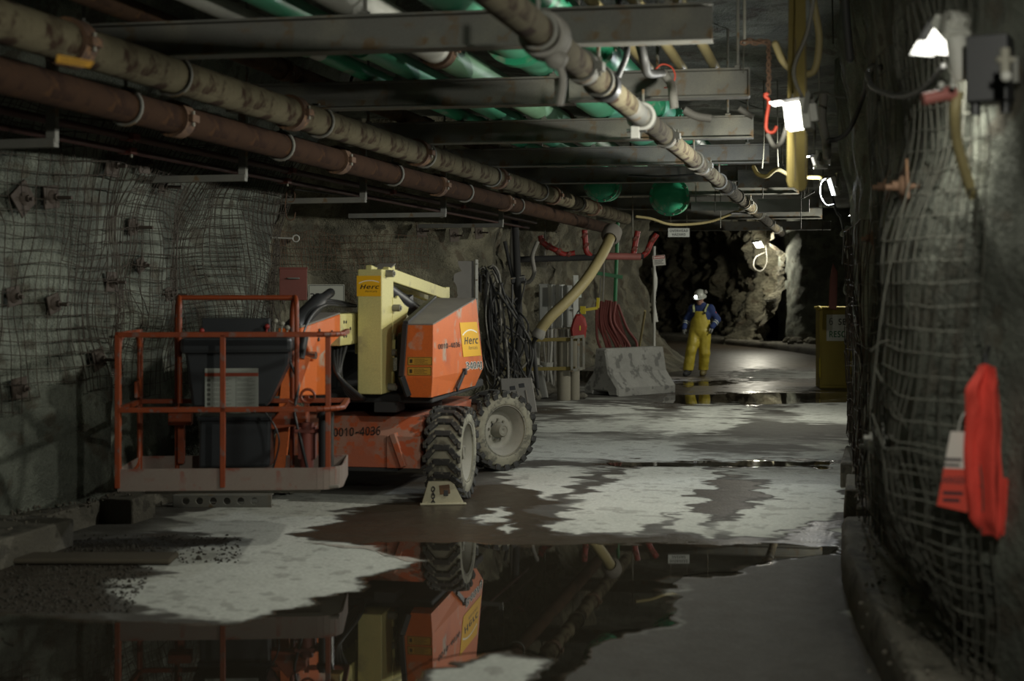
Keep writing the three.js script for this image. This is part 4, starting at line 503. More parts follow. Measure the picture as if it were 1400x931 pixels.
{ const p = at(1037, 334, 44.6), o = floodlight('distant floodlight lighting the brown rock at the bend', p, faceLeft + 0.9, 0.7, [0.3, 0.24], LAMP_POWER.far, new THREE.Color().setRGB(1, 0.95, 0.78), 26, 0.2); lampDrop(o, [at(1046, 345, 45), at(1033, 352, 45), at(1031, 366, 44.9), at(1040, 371, 44.9), at(1048, 360, 44.9), at(1047, 335, 44.9), at(1047, 310, 44.9)]); }

// ---------- hanging things near the lamps ----------
{ // yellow sling: a flat webbing loop
  const d = 8.45, o = thing('lifting_sling', 'long mustard webbing sling hanging in a narrow loop', 'sling', at(1094, 120, d), YAW); const w = 20 / FOC * d, y0 = -(262 - 120) / FOC * d;
  const P = [], N = 26; const band = (x, z, tw) => { const pts = []; for (let k = 0; k <= 12; k++) pts.push([x + 0.01 * Math.sin(k), mix(0.62, y0 + 0.07, k / 12), z]); return pts; };
  mesh('front_band', extrude([[-w / 2, y0 + 0.06], [-w * 0.36, y0 + 0.015], [0, y0], [w * 0.36, y0 + 0.015], [w / 2, y0 + 0.06], [w / 2 - 0.005, 0.1], [w * 0.35, 0.66], [-w * 0.3, 0.66], [-w / 2 + 0.005, 0.1]], 0.012, 0.003), M.mustard, o);
  mesh('back_band', extrude([[-w / 2, y0 + 0.06], [-w * 0.36, y0 + 0.02], [w * 0.36, y0 + 0.02], [w / 2, y0 + 0.06], [w * 0.4, 0.66], [-w * 0.35, 0.66]], 0.012, 0.003).translate(-0.02, 0.01, -0.09), M.mustard, o); mesh('edge_seam', [bar([-w / 2 + 0.012, y0 + 0.06, 0.008], [-w / 2 + 0.014, 0.3, 0.008], 0.006, 0.004, 0.001), bar([w / 2 - 0.012, y0 + 0.06, 0.008], [w / 2 - 0.014, 0.3, 0.008], 0.006, 0.004, 0.001)], M.wood, o);
  mesh('shackle', [place(new THREE.TorusGeometry(0.06, 0.014, 8, 18), [0, 0.68, -0.04], [0, Math.PI / 2, 0]), rod([0, 0.7, -0.04], [0, 1.6, -0.04], 0.012, 6)], M.steel, o);
}
{ // chain with the red hook
  const d = 9.2, top = at(1051, 60, d), o = thing('hook_chain', 'rusty chain hanging with a red open hook at its end', 'chain', at(1051, 130, d), YAW); const L = 70 / FOC * d, n = 15;
  for (let k = 0; k < n; k++) mesh('chain_link', new THREE.TorusGeometry(0.013, 0.0042, 5, 10).scale(1, 1.6, 1), M.rust, o).position.set(0.002 * Math.sin(k * 2), L - k * L / n, 0), o.children[o.children.length - 1].rotation.y = k % 2 * Math.PI / 2;
  for (let k = 0; k < 9; k++) { const q = mesh('chain_link', new THREE.TorusGeometry(0.015, 0.005, 5, 10).scale(1, 1.6, 1), M.rust, o); q.position.set(-0.02 - k * 0.018 + 0.14 * 0, L + 0.012 + 0.006 * Math.sin(k * 1.3), 0.01); q.rotation.set(k % 2 * Math.PI / 2, 0, Math.PI / 2); }
  const s = 1 / FOC * d; mesh('hook', tube([[-1 * s, 0, 0], [-4 * s, 2 * s, 0], [-5 * s, -2 * s, 0], [-1 * s, -5 * s, 0], [0, -12 * s, 0], [-3 * s, -32 * s, 0], [-3 * s, -47 * s, 0], [1 * s, -51 * s, 0], [7 * s, -50 * s, 0], [11 * s, -43 * s, 0]], 0.012, 50, 8), M.hookRed, o); mesh('hanger_rod', rod([-0.16, L, 0], [-0.16, 4.5 - o.position.y, 0], 0.01, 7), M.steel, o);
}
{ const d = 9.9; tag(mesh('cable_tail', tube([at(905, 98, d), at(916, 112, d), at(920, 132, d - 0.2), at(922, 148, d - 0.2)], 0.032, 24, 9), M.cableGray), 'thick grey cable stub dangling in front of the pale beam', 'cable'); tag(mesh('cable_tail', tube([at(893, 98, d), at(905, 88, d), at(918, 92, d), at(923, 105, d), at(916, 118, d), at(908, 120, d)], 0.006, 30, 6), M.hookRed), 'thin red cord looped round the grey cable stub', 'cord');
  tag(mesh('cable_tail', tube([at(870, 45, 8.6), at(880, 80, 8.6), at(884, 98, 8.9), at(905, 100, 9.6)], 0.03, 24, 8), M.cable), 'dark cable hanging down from the near beam', 'cable'); tag(mesh('cable_tail', tube([at(935, 150, 10.2), at(950, 158, 10.2), at(972, 162, 10.2)], 0.03, 16, 8), M.cableGray), 'short grey cable end under the pale beam', 'cable'); tag(mesh('cable_tail', tube([at(1010, 148, 10.2), at(1016, 152, 10.2), at(1030, 160, 10.2)], 0.022, 12, 8), M.cableGray), 'small pipe fitting under the pale beam end', 'fitting'); }
const cableRuns = [
  [[[1060, 60, 8.8], [1072, 85, 8.8], [1090, 98, 8.8], [1110, 100, 8.8], [1120, 60, 8.8], [1112, 0, 8.8]], 0.024, 'tanHose', 'tan hose looping behind the floodlight'], [[[1086, 130, 8.5], [1078, 165, 8.6], [1068, 195, 8.8], [1058, 200, 9], [1050, 185, 9.1]], 0.016, 'cableGray', 'grey cable drooping past the red hook'],
  [[[1126, 130, 11], [1124, 165, 11], [1130, 195, 11], [1131, 213, 11]], 0.035, 'cableGray', 'pale grey hose stub beside the box lamp'], [[[1133, 192, 10.5], [1146, 190, 10.5], [1162, 175, 10.4], [1180, 130, 10.2], [1188, 95, 9.6], [1205, 92, 8.8]], 0.02, 'cable', 'dark cable swinging up the right wall'], [[[1162, 80, 9.5], [1158, 40, 9.5], [1154, -20, 9.5]], 0.03, 'cable', 'upright dark cable high on the right wall'],
  [[[1185, 100, 7.4], [1192, 118, 7.2], [1220, 130, 6.9], [1250, 128, 6.5], [1275, 108, 6.2], [1290, 90, 5.9]], 0.014, 'cable', 'dark cable sagging toward the nearest floodlight'], [[[1112, 128, 10], [1128, 126, 10], [1140, 131, 10], [1155, 134, 10]], 0.008, 'wireLight', 'thin bright wire tied across the cables'],
  [[[1030, 228, 14], [1036, 238, 14], [1048, 241, 14], [1060, 232, 14], [1082, 240, 14.2], [1130, 243, 14.4]], 0.022, 'mustard', 'mustard hose slung under the beam near the tube lamp'], [[[1130, 243, 14.4], [1142, 285, 15], [1150, 300, 16], [1154, 330, 17], [1152, 360, 17.5]], 0.016, 'cable', 'dark cable running down below the tube lamp'],
  [[[1152, 320, 16.5], [1160, 312, 16.5], [1163, 322, 16.5], [1158, 338, 16.6], [1160, 350, 16.6]], 0.035, 'whitish', 'knotted white rag tied to the wall cables'], [[[1157, 385, 18], [1154, 398, 18], [1159, 404, 18], [1163, 396, 18]], 0.012, 'whitish', 'small white hook of cable on the right wall'], [[[1000, 292, 21], [1040, 290, 21], [1075, 283, 20.5], [1098, 270, 20], [1112, 262, 19]], 0.018, 'cable', 'black cable draped below the pale hung panels'],
  [[[870, 296, 21.5], [890, 299, 21.5], [912, 306, 21.5], [935, 307, 21.5], [970, 303, 21.4], [1000, 292, 21.2], [1030, 278, 20.8]], 0.022, 'tanHose', 'tan hose draped above the hazard sign'], [[[860, 240, 17.5], [900, 241, 17.5], [940, 239, 17.2], [975, 236, 17]], 0.012, 'cable', 'thin cable sagging past the green capped pipe'],
];
for (const [pts, r, m, label] of cableRuns) { const P = pts.map(q => at(...q)); tag(mesh('cable', [tube(P, r, 0, 8), ...caps(P, r)], M[m]), label, m === 'tanHose' ? 'hose' : 'cable'); }
[[1044, 205, 1042, 230, 12], [1063, 205, 1064, 228, 12], [1095, 290, 1095, 312, 19], [1125, 285, 1124, 320, 18], [978, 262, 977, 290, 18], [985, 300, 985, 312, 20], [1139, 60, 1138, 10, 11], [1018, 0, 1016, 100, 9.9]].forEach(([a, b, c, d, e], i) => { const p = at(a, b, e), q = at(c, d, e), up = p.y > q.y ? p : q; tag(mesh('hanging_wire', tube([up.clone().setY(up.y + 0.6), up, p.y > q.y ? q : p], 0.006, 8, 5), M.wireLight), 'thin pale wire dangling from the overhead steel', 'wire', 'dangling wires'); });

// ---------- along the left wall behind the lift ----------
const signMat = t => mat({ map: t, roughness: 0.6 });
{ const t = canvasTex(512, 256, (c, w, h) => { c.fillStyle = '#a9aa9c'; c.fillRect(0, 0, w, h); c.strokeStyle = '#34352f'; c.lineWidth = 8; c.strokeRect(14, 14, w - 28, h - 28); c.fillStyle = '#15150f'; c.font = 'bold 130px sans-serif'; c.textAlign = 'left'; c.fillText('357', 24, 210); });
  const p = at(446, 402, 19.6), o = thing('number_sign', 'white sign board with black digits 357 in the dark recess', 'sign', p, YAW + 0.35); plate(0.52, 0.27, 0.012, M.white, signMat(t), 'board', o, [0, 0, 0]); mesh('backing', [box(0.04, 0.34, 0.03, [-0.2, -0.03, -0.02]), box(0.04, 0.04, 1.0, [0, 0, -0.5])], M.steel, o); }
{ const p = at(401, 388, 15.2), o = thing('fire_box', 'dull dark red box on the wall edge above the lift boom', 'box', p, YAW + 0.15); mesh('body', box(0.3, 0.36, 0.14), M.rustRed, o); mesh('lid_edge', box(0.31, 0.02, 0.15, [0, 0.17, 0.005]), M.rustRed, o); mesh('handle', tube([[-0.06, 0.06, 0.07], [-0.06, 0.06, 0.1], [0.06, 0.06, 0.1], [0.06, 0.06, 0.07]], 0.008, 16, 6), M.steel, o); mesh('wall_arm', box(0.05, 0.05, 0.6, [-0.1, 0, -0.35]), M.steel, o); }
{ const p = at(400, 326, 14.8), o = thing('eye_bolt', 'pale eye bolt sticking out at the edge of the recess', 'eye bolt', p, YAW); mesh('shank', rod([-0.25, 0.01, -0.02], [0, 0, 0], 0.01, 8), M.whitish, o); mesh('eye', place(new THREE.TorusGeometry(0.035, 0.008, 7, 16), [0.035, 0, 0]), M.whitish, o); }
{ const d = 14.6; tag(mesh('wire_hook', [tube([at(392, 262, d), at(390, 285, d), at(394, 300, d), at(401, 300, d), at(404, 290, d)], 0.006, 24, 5), tube([at(392, 262, d), at(398, 258, d), at(403, 265, d), at(401, 275, d), at(394, 276, d)], 0.006, 24, 5)], M.rust), 'thin rusty wire hooks at the upper edge of the meshed wall', 'wire hook'); const P = [at(395, 258, 15), at(430, 262, 16.5), at(500, 270, 18), at(560, 272, 19), at(610, 268, 20), at(650, 258, 21)]; tag(mesh('cable', tube(P, 0.01, 40, 6), M.cable), 'slack thin cable strung across the recess', 'cable'); }
{ const p = at(604, 295, 20.2), o = thing('wall_bulb', 'tiny pale round marker lamp high in the recess', 'lamp', p, 0); mesh('globe', new THREE.SphereGeometry(0.035, 14, 10), M.white, o); mesh('stem', rod([0, 0, 0], [-0.35, 0.18, -0.1], 0.008, 6), M.steel, o); }
// hanging cable bundles
const dark = [M.cable, M.cable, M.blackMatte, M.cableGray];
for (let i = 0; i < 26; i++) { // loops hung from a hook at upper left of the bundle
  const d = 22.3 + rr(-0.25, 0.25), x0 = 658 + rr(-4, 14), x1 = x0 + rr(20, 62), y0 = 372 + rr(-6, 6), y1 = rr(455, 530);
  const P = i < 12 ? [at(x0, y0, d), at(x0 + 4, y0 - 4, d), at(x0 + 12, y0 + 8, d), at(mix(x0, x1, 0.4) + rr(-6, 6), mix(y0, y1, 0.45), d - 0.05), at(mix(x0, x1, 0.55), y1, d - 0.1), at(mix(x0, x1, 0.35), y1 - 6, d), at(x0 - rr(0, 5), mix(y0, y1, 0.5), d + 0.05), at(x0 - 2, y0 + 4, d)] : [at(660 + rr(0, 60), 380 + rr(0, 40), d), at(668 + rr(0, 55), 430 + rr(-10, 15), d + rr(-0.1, 0.1)), at(672 + rr(0, 60), 480 + rr(-10, 10), d), at(670 + rr(0, 70), 535 + rr(-10, 8), d)];
  tag(mesh('hanging_cable', tube(P, rr(0.012, 0.022), 40, 6), dark[i % 4]), i < 12 ? 'dark cable hung in a long loop on the wall between lift and panels' : 'dark cable hanging loose on the wall between lift and panels', 'cable', i < 12 ? 'looped cables on the left wall' : 'loose cables on the left wall');
}
[[704, 300, 700, 545, 0.06, 'thick black upright cable trunk beside the grey panels'], [690, 330, 722, 548, 0.03, 'black upright cable beside the cable loops']].forEach(([a, b, c, e, r, label]) => tag(mesh('riser_cable', tube([at(a, b, 23), at(mix(a, c, 0.4) + 6, mix(b, e, 0.4), 22.9), at(mix(a, c, 0.7) + 8, mix(b, e, 0.7), 22.8), at(c, e, 22.8)], r, 30, 10), M.blackMatte), label, 'cable'));
{ const d = 23; tag(mesh('conduit', tube([at(702, 310, d), at(700, 340, d), at(704, 372, d), at(712, 380, d)], 0.04, 24, 10), M.cableGray), 'grey bent conduit dropping to the black cable trunk', 'conduit'); tag(mesh('conduit', tube([at(735, 330, d), at(728, 350, d), at(730, 375, d), at(722, 386, d), at(712, 384, d)], 0.035, 24, 10), M.cableGray), 'grey curved conduit above the electrical panels', 'conduit'); const p = at(708, 382, d - 0.05), o = thing('cable_clamp', 'black cable clamp box where the conduits meet', 'clamp', p, YAW); mesh('body', box(0.24, 0.12, 0.14, [0, 0, 0], [0, 0, 0.15], 0.02), M.black, o); mesh('strap', box(0.26, 0.02, 0.16, [0, 0.03, 0], [0, 0, 0.15]), M.steel, o); }
{ const p = at(648, 400, 22), o = thing('junction_board', 'upright grey board with a pale strip on the rock by the hood', 'board', p, YAW + 0.3); mesh('board', box(0.34, 1.1, 0.05, [-0.16, -0.05, -0.05]), M.plastic, o); mesh('strip', box(0.05, 1.05, 0.04, [0.04, 0, 0]), M.whitish, o); for (const y of [0.45, 0.2, -0.1]) mesh('screw', rod([0.04, y, 0.015], [0.04, y, 0.03], 0.012, 8), M.steel, o); mesh('wall_arm', box(0.06, 0.06, 0.4, [-0.15, 0.2, -0.25]), M.steel, o); }
// grey electrical cabinets; the narrow white ones stand for cabinet sides caught by light
const cabSpec = [[735, 757, 388, 450, 'panelGray', 'widest dark grey electrical cabinet with a red tag'], [754, 762, 389, 449, 'panelWhite', 'first narrow white cabinet standing for a lit cabinet side'], [764, 773, 389, 448, 'panelWhite', 'second narrow white cabinet standing for a lit cabinet side'], [775, 783, 390, 447, 'panelGray', 'narrow grey electrical cabinet next to the tan post']];
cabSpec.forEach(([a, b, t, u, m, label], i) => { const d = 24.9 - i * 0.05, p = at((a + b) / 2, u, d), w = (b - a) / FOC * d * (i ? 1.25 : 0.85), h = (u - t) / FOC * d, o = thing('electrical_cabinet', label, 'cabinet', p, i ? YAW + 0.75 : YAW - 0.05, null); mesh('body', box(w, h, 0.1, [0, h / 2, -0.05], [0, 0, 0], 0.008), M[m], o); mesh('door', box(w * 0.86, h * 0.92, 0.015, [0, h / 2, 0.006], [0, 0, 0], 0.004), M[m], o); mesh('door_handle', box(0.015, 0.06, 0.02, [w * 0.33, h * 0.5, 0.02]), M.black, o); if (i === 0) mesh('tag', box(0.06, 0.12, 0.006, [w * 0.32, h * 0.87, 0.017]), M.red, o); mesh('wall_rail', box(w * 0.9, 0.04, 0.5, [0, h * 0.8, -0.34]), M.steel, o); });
{ const p = at(787, 374, 24.4), o = thing('cable_post', 'tall pale post beside the cabinets', 'post', p.setY(0), YAW); mesh('post', box(0.09, 2.1, 0.07, [0, 1.05, 0]), M.panelWhite, o); mesh('base_plate', box(0.18, 0.02, 0.16, [0, 0.01, 0]), M.steel, o); }
{ const t = canvasTex(128, 256, (c, w, h) => { c.fillStyle = '#c8d2c6'; c.fillRect(0, 0, w, h); c.fillStyle = '#157a4a'; c.beginPath(); c.moveTo(64, 84); c.lineTo(100, 128); c.lineTo(84, 128); c.lineTo(84, 172); c.lineTo(44, 172); c.lineTo(44, 128); c.lineTo(28, 128); c.fill(); }); const p = at(791, 395, 24.2), o = thing('arrow_sign', 'small white sign with a green arrow on the tall post', 'sign', p, YAW); plate(0.1, 0.3, 0.008, M.white, signMat(t), 'board', o, [0, 0, 0]); mesh('clip', box(0.03, 0.03, 0.16, [-0.03, 0, -0.08]), M.steel, o); }
for (let k = 0; k < 9; k++) { const d = 24.7; const x = 738 + k * 5.4; tag(mesh('conduit', tube([at(x, 450, d), at(x + rr(-2, 2), 475, d - 0.05), at(x + rr(-3, 3), 505, d - 0.1), at(x + rr(-4, 4), 520 + rr(0, 14), d - 0.1)], rr(0.018, 0.04), 16, 8), k % 3 ? M.cableGray : M.whitish), 'grey cable conduit dropping below the electrical cabinets', 'conduit', 'conduits under the cabinets'); }
// red lifebag, yellow bracket
{ const p = at(791, 446, 23.7), o = thing('red_bag', 'red hanging bag with a yellow tab', 'bag', p, YAW); const s = 23.7 / FOC; mesh('bag', lumpy(extrude([[-10 * s, -16 * s], [9 * s, -16 * s], [11 * s, 0], [9 * s, 12 * s], [3 * s, 17 * s], [-4 * s, 16 * s], [-8 * s, 8 * s], [-11 * s, -4 * s]], 0.14, 0.03), 0.012, 8), M.red, o); mesh('tab', box(0.025, 0.08, 0.01, [0.02, -0.03, 0.075]), M.yellow, o); mesh('strap', tube([[-0.04, 0.18, 0], [0, 0.26, 0], [0.05, 0.18, 0]], 0.012, 14, 6), M.black, o); }
{ const d = 24.6, A = at(797, 424, d), B = at(817, 421, d), C = at(818, 407, d); const o = thing('yellow_bracket', 'yellow angle bracket on the wall by the red bag', 'bracket', A, 0); const q = v => v.clone().sub(A); mesh('arm', bar([0, 0, 0], q(B), 0.05, 0.05), M.yellow, o); mesh('upright', bar(q(B), q(C), 0.05, 0.05), M.yellow, o); mesh('foot', box(0.1, 0.14, 0.04, [0, 0, 0]), M.yellow, o); mesh('wall_arm', bar([0, 0, 0], [-0.9, 0, -0.3], 0.03, 0.03), M.steel, o); }
// hanging red hose coil
{ const d = 26.2; for (let k = 0; k < 9; k++) { const x = 816 + k * 3.2, y1 = 484 + 4 * (k % 4), lx = x + 4 + rr(-3, 6); const P = [at(x, 412 + rr(-2, 2), d), at(x - 1 + rr(-1, 1), 440, d - 0.1 * rnd()), at(lx + k, 468, d - 0.15), at(lx + 10 + k * 0.8, y1, d - 0.1), at(lx + 16 + k * 0.6, y1 - 14, d), at(lx + 8, 450, d + 0.05), at(x + 3, 416, d + 0.05)]; tag(mesh('red_hose', tube(P, 0.026, 44, 7), M.redHose), 'dull red air hose hung in a long loop on the rock', 'hose', 'red hose loops beside the barrier'); } }
{ const d = 26.3, o = thing('green_pipe_cross', 'green upright pipe with a cross bar hanging above the red hoses', 'pipe', at(842, 375, d), YAW); const s = d / FOC; mesh('upright', rod([3 * s, 80 * s, 0], [-2 * s, -62 * s, 0], 0.035, 12), M.greenPaint, o); mesh('cross_bar', bar([-28 * s, 2 * s, 0.04], [9 * s, -4 * s, 0.04], 0.03, 0.07), M.greenPaint, o); mesh('valve', [rod([-2 * s, -66 * s, 0], [-2 * s, -58 * s, 0], 0.06, 10), rod([-0.1, -62 * s, 0.02], [0.06, -62 * s, 0.02], 0.02, 8)], M.steel, o); }
// red sprinkler manifold
{ const d = 24.2, s = d / FOC, red = M.red, o = thing('red_manifold', 'red and pink manifold pipe with jointed elbows by the wall', 'pipe', at(800, 352, d), YAW); const q = (px, py, dz = 0) => [(px - 800) * s, (352 - py) * s, dz];
  mesh('header', rod(q(700, 355), q(880, 350), 0.055, 14), M.blackMatte, o); mesh('header_sleeve', rod(q(818, 350, 0.02), q(876, 351, 0.02), 0.062, 14), M.pinkPipe, o);
  for (const P of [[q(739, 322), q(741, 330), q(748, 336)], [q(748, 336), q(760, 342), q(772, 348), q(786, 346)], [q(799, 314), q(800, 328), q(802, 344), q(808, 351)], [q(872, 316), q(869, 330), q(866, 348)], [q(898, 320), q(890, 332), q(884, 345), q(878, 350)]]) mesh('branch', tube(P, 0.05, 20, 12), red, o);
  for (const [x, y] of [[741, 330], [750, 337], [764, 344], [778, 348], [799, 322], [801, 336], [869, 326], [867, 340], [892, 328], [885, 342]]) mesh('coupling', lumpy(new THREE.CylinderGeometry(0.068, 0.068, 0.06, 14).rotateZ(0.9), 0.004, 30).translate(...q(x, y)), M.rustRed, o);
  mesh('hanger', [rod(q(745, 350), q(745, 250), 0.012, 6), rod(q(865, 350), q(865, 260), 0.012, 6)], M.steel, o);
}
pipeRun('thin_pipe', 'bright thin pipe length above the red elbows', onX(760, 300, -4.9).x, onX(760, 300, -4.9).y, 0.035, 20.5, 24, M.pipe, [20.7], M.rustRed);
{ // fat tan hose from the large pipe down to the guard rail
  const P = [at(838, 318, 23.2), at(833, 328, 22.9), at(822, 350, 22.5), at(800, 384, 22.1), at(775, 412, 21.9), at(752, 434, 21.8), at(741, 448, 21.8), at(735, 460, 21.8)]; const o = thing('suction_hose', 'fat tan hose slanting from the overhead pipe to the wall', 'hose'); mesh('hose', tube(P, 0.088, 60, 14), M.tanHose, o); mesh('coupling', [along(lathe([[0.1, -0.12], [0.16, -0.08], [0.165, 0.08], [0.11, 0.14]], 18), P[0].clone().add(V3(0.02, 0.08, 0)), P[1])], M.dustGray, o); mesh('end_fitting', along(lathe([[0.09, -0.1], [0.11, -0.05], [0.08, 0.08], [0.06, 0.1]], 16), P[7], P[6]), M.cableGray, o); mesh('end_pipe', tube([P[7], at(730, 468, 22.1), at(732, 500, 22.2), at(735, 530, 22.3)], 0.035, 18, 8), M.cable, o);
}
// guard rail posts and rails
{ const o = thing('guard_rail', 'yellowed steel guard rail with two thick round posts', 'guard rail', onFloor(771, 547), YAW), d = 3534 / (547 - 395), s = d / FOC, q = (px, py, dz = 0) => [(px - 771) * s, (547 - py) * s, dz];
  mesh('post', [rod(q(771, 549), q(771, 461), 0.115, 20)], M.post, o); mesh('post', [rod(q(786, 550, -0.1), q(786, 463, -0.1), 0.085, 18)], M.post, o);
  mesh('upper_rail', [bar(q(650, 466, 0.14), q(796, 463, 0.14), 0.03, 0.06)], M.mustard, o); mesh('lower_rail', bar(q(640, 505, 0.14), q(786, 503, 0.14), 0.03, 0.06), M.mustard, o);
  for (const [x0, x1, y0, y1] of [[780, 782, 460, 507], [789, 791, 462, 506], [796, 798, 460, 504]]) mesh('frame_bar', bar(q((x0 + x1) / 2, y0, 0.2), q((x0 + x1) / 2, y1, 0.2), 0.04, 0.05), M.galv, o); mesh('frame_bar', bar(q(780, 461, 0.2), q(798, 459, 0.2), 0.05, 0.05), M.galv, o); mesh('frame_bar', bar(q(780, 506, 0.2), q(798, 502, 0.2), 0.05, 0.05), M.galv, o); mesh('end_post', rod(q(652, 548, 0.1), q(652, 462, 0.1), 0.05, 12), M.steel, o); }
// concrete barrier seen on its end
{ const g = new THREE.Group(); const o = thing('concrete_barrier', 'grey concrete traffic barrier with chipped ends', 'barrier', onFloor(818, 540), YAW - 0.85); const h = 0.82; const body = lumpy(extrude([[-0.42, 0.1], [-0.42, 0], [-0.2, 0], [-0.16, 0.07], [0.16, 0.07], [0.2, 0], [0.42, 0], [0.42, 0.14], [0.2, 0.4], [0.13, h], [-0.13, h], [-0.2, 0.4], [-0.42, 0.14]], 1.5, 0.03), 0.02, 6); mesh('body', body.translate(0.1, 0, -0.7), M.concrete, o); mesh('lifting_loop', tube([[0.1, h - 0.05, -0.4], [0.1, h + 0.05, -0.45], [0.1, h - 0.05, -0.5]], 0.01, 12, 6), M.rust, o); }
// leaning slotted slab, bucket, leaning pipes
{ const p = onFloor(712, 571), d = 20.1, s = d / FOC, o = thing('slotted_slab', 'grey slotted plastic panel leaning against the guard rail', 'panel', p, YAW + 0.12); const t = lumpy(extrude([[-25 * s, 0], [23 * s, 0.02], [24 * s, 52 * s], [-20 * s, 56 * s]], 0.09, 0.012, []), 0.006, 9); mesh('slab', place(t, [0, 0.02, 0], [-0.38, 0, 0.12]), M.plastic, o); for (const [x, y] of [[-5, 40], [8, 42]]) mesh('slot', place(box(8 * s, 6 * s, 0.02, [x * s, y * s, 0.04]), [0, 0.02, 0], [-0.38, 0, 0.12]), M.black, o); for (const x of [-13, 0, 12]) mesh('rib', place(box(2 * s, 30 * s, 0.02, [x * s, 20 * s, 0.045]), [0, 0.02, 0], [-0.38, 0, 0.12]), M.dustGray, o); }
{ const p = onFloor(750, 538), o = thing('bucket', 'dented pale bucket hung under the guard rail', 'bucket', p.setY(0.0), 0); mesh('pail', lumpy(lathe([[0.001, 0.24], [0.1, 0.24], [0.145, 0.55], [0.155, 0.56], [0.14, 0.55], [0.1, 0.26]], 20), 0.008, 12), M.whitish, o); mesh('stand_stone', lumpy(new THREE.IcosahedronGeometry(0.17, 2), 0.05, 6).translate(0, 0.1, 0), M.dirtyConcrete, o); mesh('bail', tube([[-0.15, 0.55, 0], [-0.1, 0.66, 0.03], [0.1, 0.66, 0.03], [0.15, 0.55, 0]], 0.006, 16, 5), M.steel, o); }
[[737, 505, 744, 545, 0.075, 'whitish', 'thick pale pipe standing on the floor beside the guard rail post'], [732, 470, 733, 540, 0.04, 'whitish', 'slim white pipe leaning behind the guard rail'], [724, 500, 730, 546, 0.05, 'cableGray', 'grey pipe stub leaning by the panel']].forEach(([a, b, c, e, r, m, label]) => { const B = onFloor(c, e), d = toPixel(B.x, 0, B.z)[2], A = at(a, b, d + 0.2); tag(mesh('leaning_pipe', [rod(B, A, r, 14), new THREE.SphereGeometry(r * 1.08, 12, 8).translate(A.x, A.y, A.z)], M[m]), label, 'pipe'); });
[[742, 540, 0.2], [728, 546, 0.16], [752, 534, 0.18], [842, 528, 0.12], [795, 545, 0.1]].forEach(([px, py, r], i) => { const p = onFloor(px, py); tag(mesh('rubble_stone', lumpy(new THREE.IcosahedronGeometry(r, 2), r * 0.4, 5, i).scale(1, 0.7, 1).translate(p.x, r * 0.45, p.z), M.dirtyConcrete), 'broken concrete lump lying under the guard rail', 'stone', 'lumps by the guard rail'); });
{ const B = onFloor(868, 512), A = at(882, 425, 28.6); tag(mesh('leaning_pipe', rod(B, A, 0.025, 8), M.tanHose), 'thin rod leaning on the flared rock face', 'rod'); }
for (const [i, [a, b, c, e]] of [[821, 380, 818, 412], [825, 345, 824, 410]].entries()) tag(mesh('hanging_rope', tube([at(a, b, 26), at((a + c) / 2 + 1, (b + e) / 2, 26), at(c, e, 26)], 0.014, 12, 6), M.cableGray), ['pale rope hanging over the red hoses', 'longer pale rope hanging by the green cross bar'][i], 'rope');
// signs overhead
{ const t = canvasTex(512, 224, (c, w, h) => { c.fillStyle = '#cfd3cd'; c.fillRect(0, 0, w, h); c.strokeStyle = '#555'; c.lineWidth = 8; c.strokeRect(4, 4, w - 8, h - 8); c.fillStyle = '#23262a'; c.font = 'bold 84px sans-serif'; c.textAlign = 'center'; c.fillText('OVERHEAD', w / 2, 96, 470); c.fillText('HAZARD', w / 2, 190, 350); }); const d = 24.15, p = at(928, 318, d), o = thing('hazard_sign', 'white sign reading OVERHEAD HAZARD hung across the drift', 'sign', p, YAW); plate(30 / FOC * d, 12.6 / FOC * d, 0.008, M.white, signMat(t), 'board', o, [0, 0, 0]); mesh('wire', [rod([-0.14, 0.07, 0], [-0.14, 0.45, 0], 0.004, 5), rod([0.14, 0.07, 0], [0.14, 0.45, 0], 0.004, 5)], M.steel, o); }
{ const t = canvasTex(256, 224, (c, w, h) => { c.fillStyle = '#b9b7ae'; c.fillRect(0, 0, w, h); c.fillStyle = '#8e1f1a'; c.fillRect(10, 8, w - 20, 70); c.fillStyle = '#e8e4da'; c.font = 'bold 54px sans-serif'; c.textAlign = 'center'; c.fillText('DANGER', w / 2, 62, 220); c.fillStyle = '#2b2b2b'; for (let k = 0; k < 3; k++) c.fillRect(30, 104 + k * 36, 190 - 30 * (k % 2), 14); }); const d = 29.5, p = at(901, 356, d), o = thing('danger_sign', 'small red and white DANGER sign by the rock edge', 'sign', p, YAW); plate(17 / FOC * d, 14 / FOC * d, 0.008, M.white, signMat(t), 'board', o, [0, 0, 0], [0, 0, 0.08]); mesh('post', rod([-0.1, 0.3, -0.02], [-0.1, -2.2, -0.05], 0.03, 8), M.whitish, o); }
{ const d = 29.6; tag(mesh('leaning_pipe', tube([at(893, 366, d), at(896, 385, d), at(893, 410, d), at(897, 440, d)], 0.045, 16, 8), M.whitish), 'pale hose hanging on the far rock edge below the danger sign', 'hose'); }
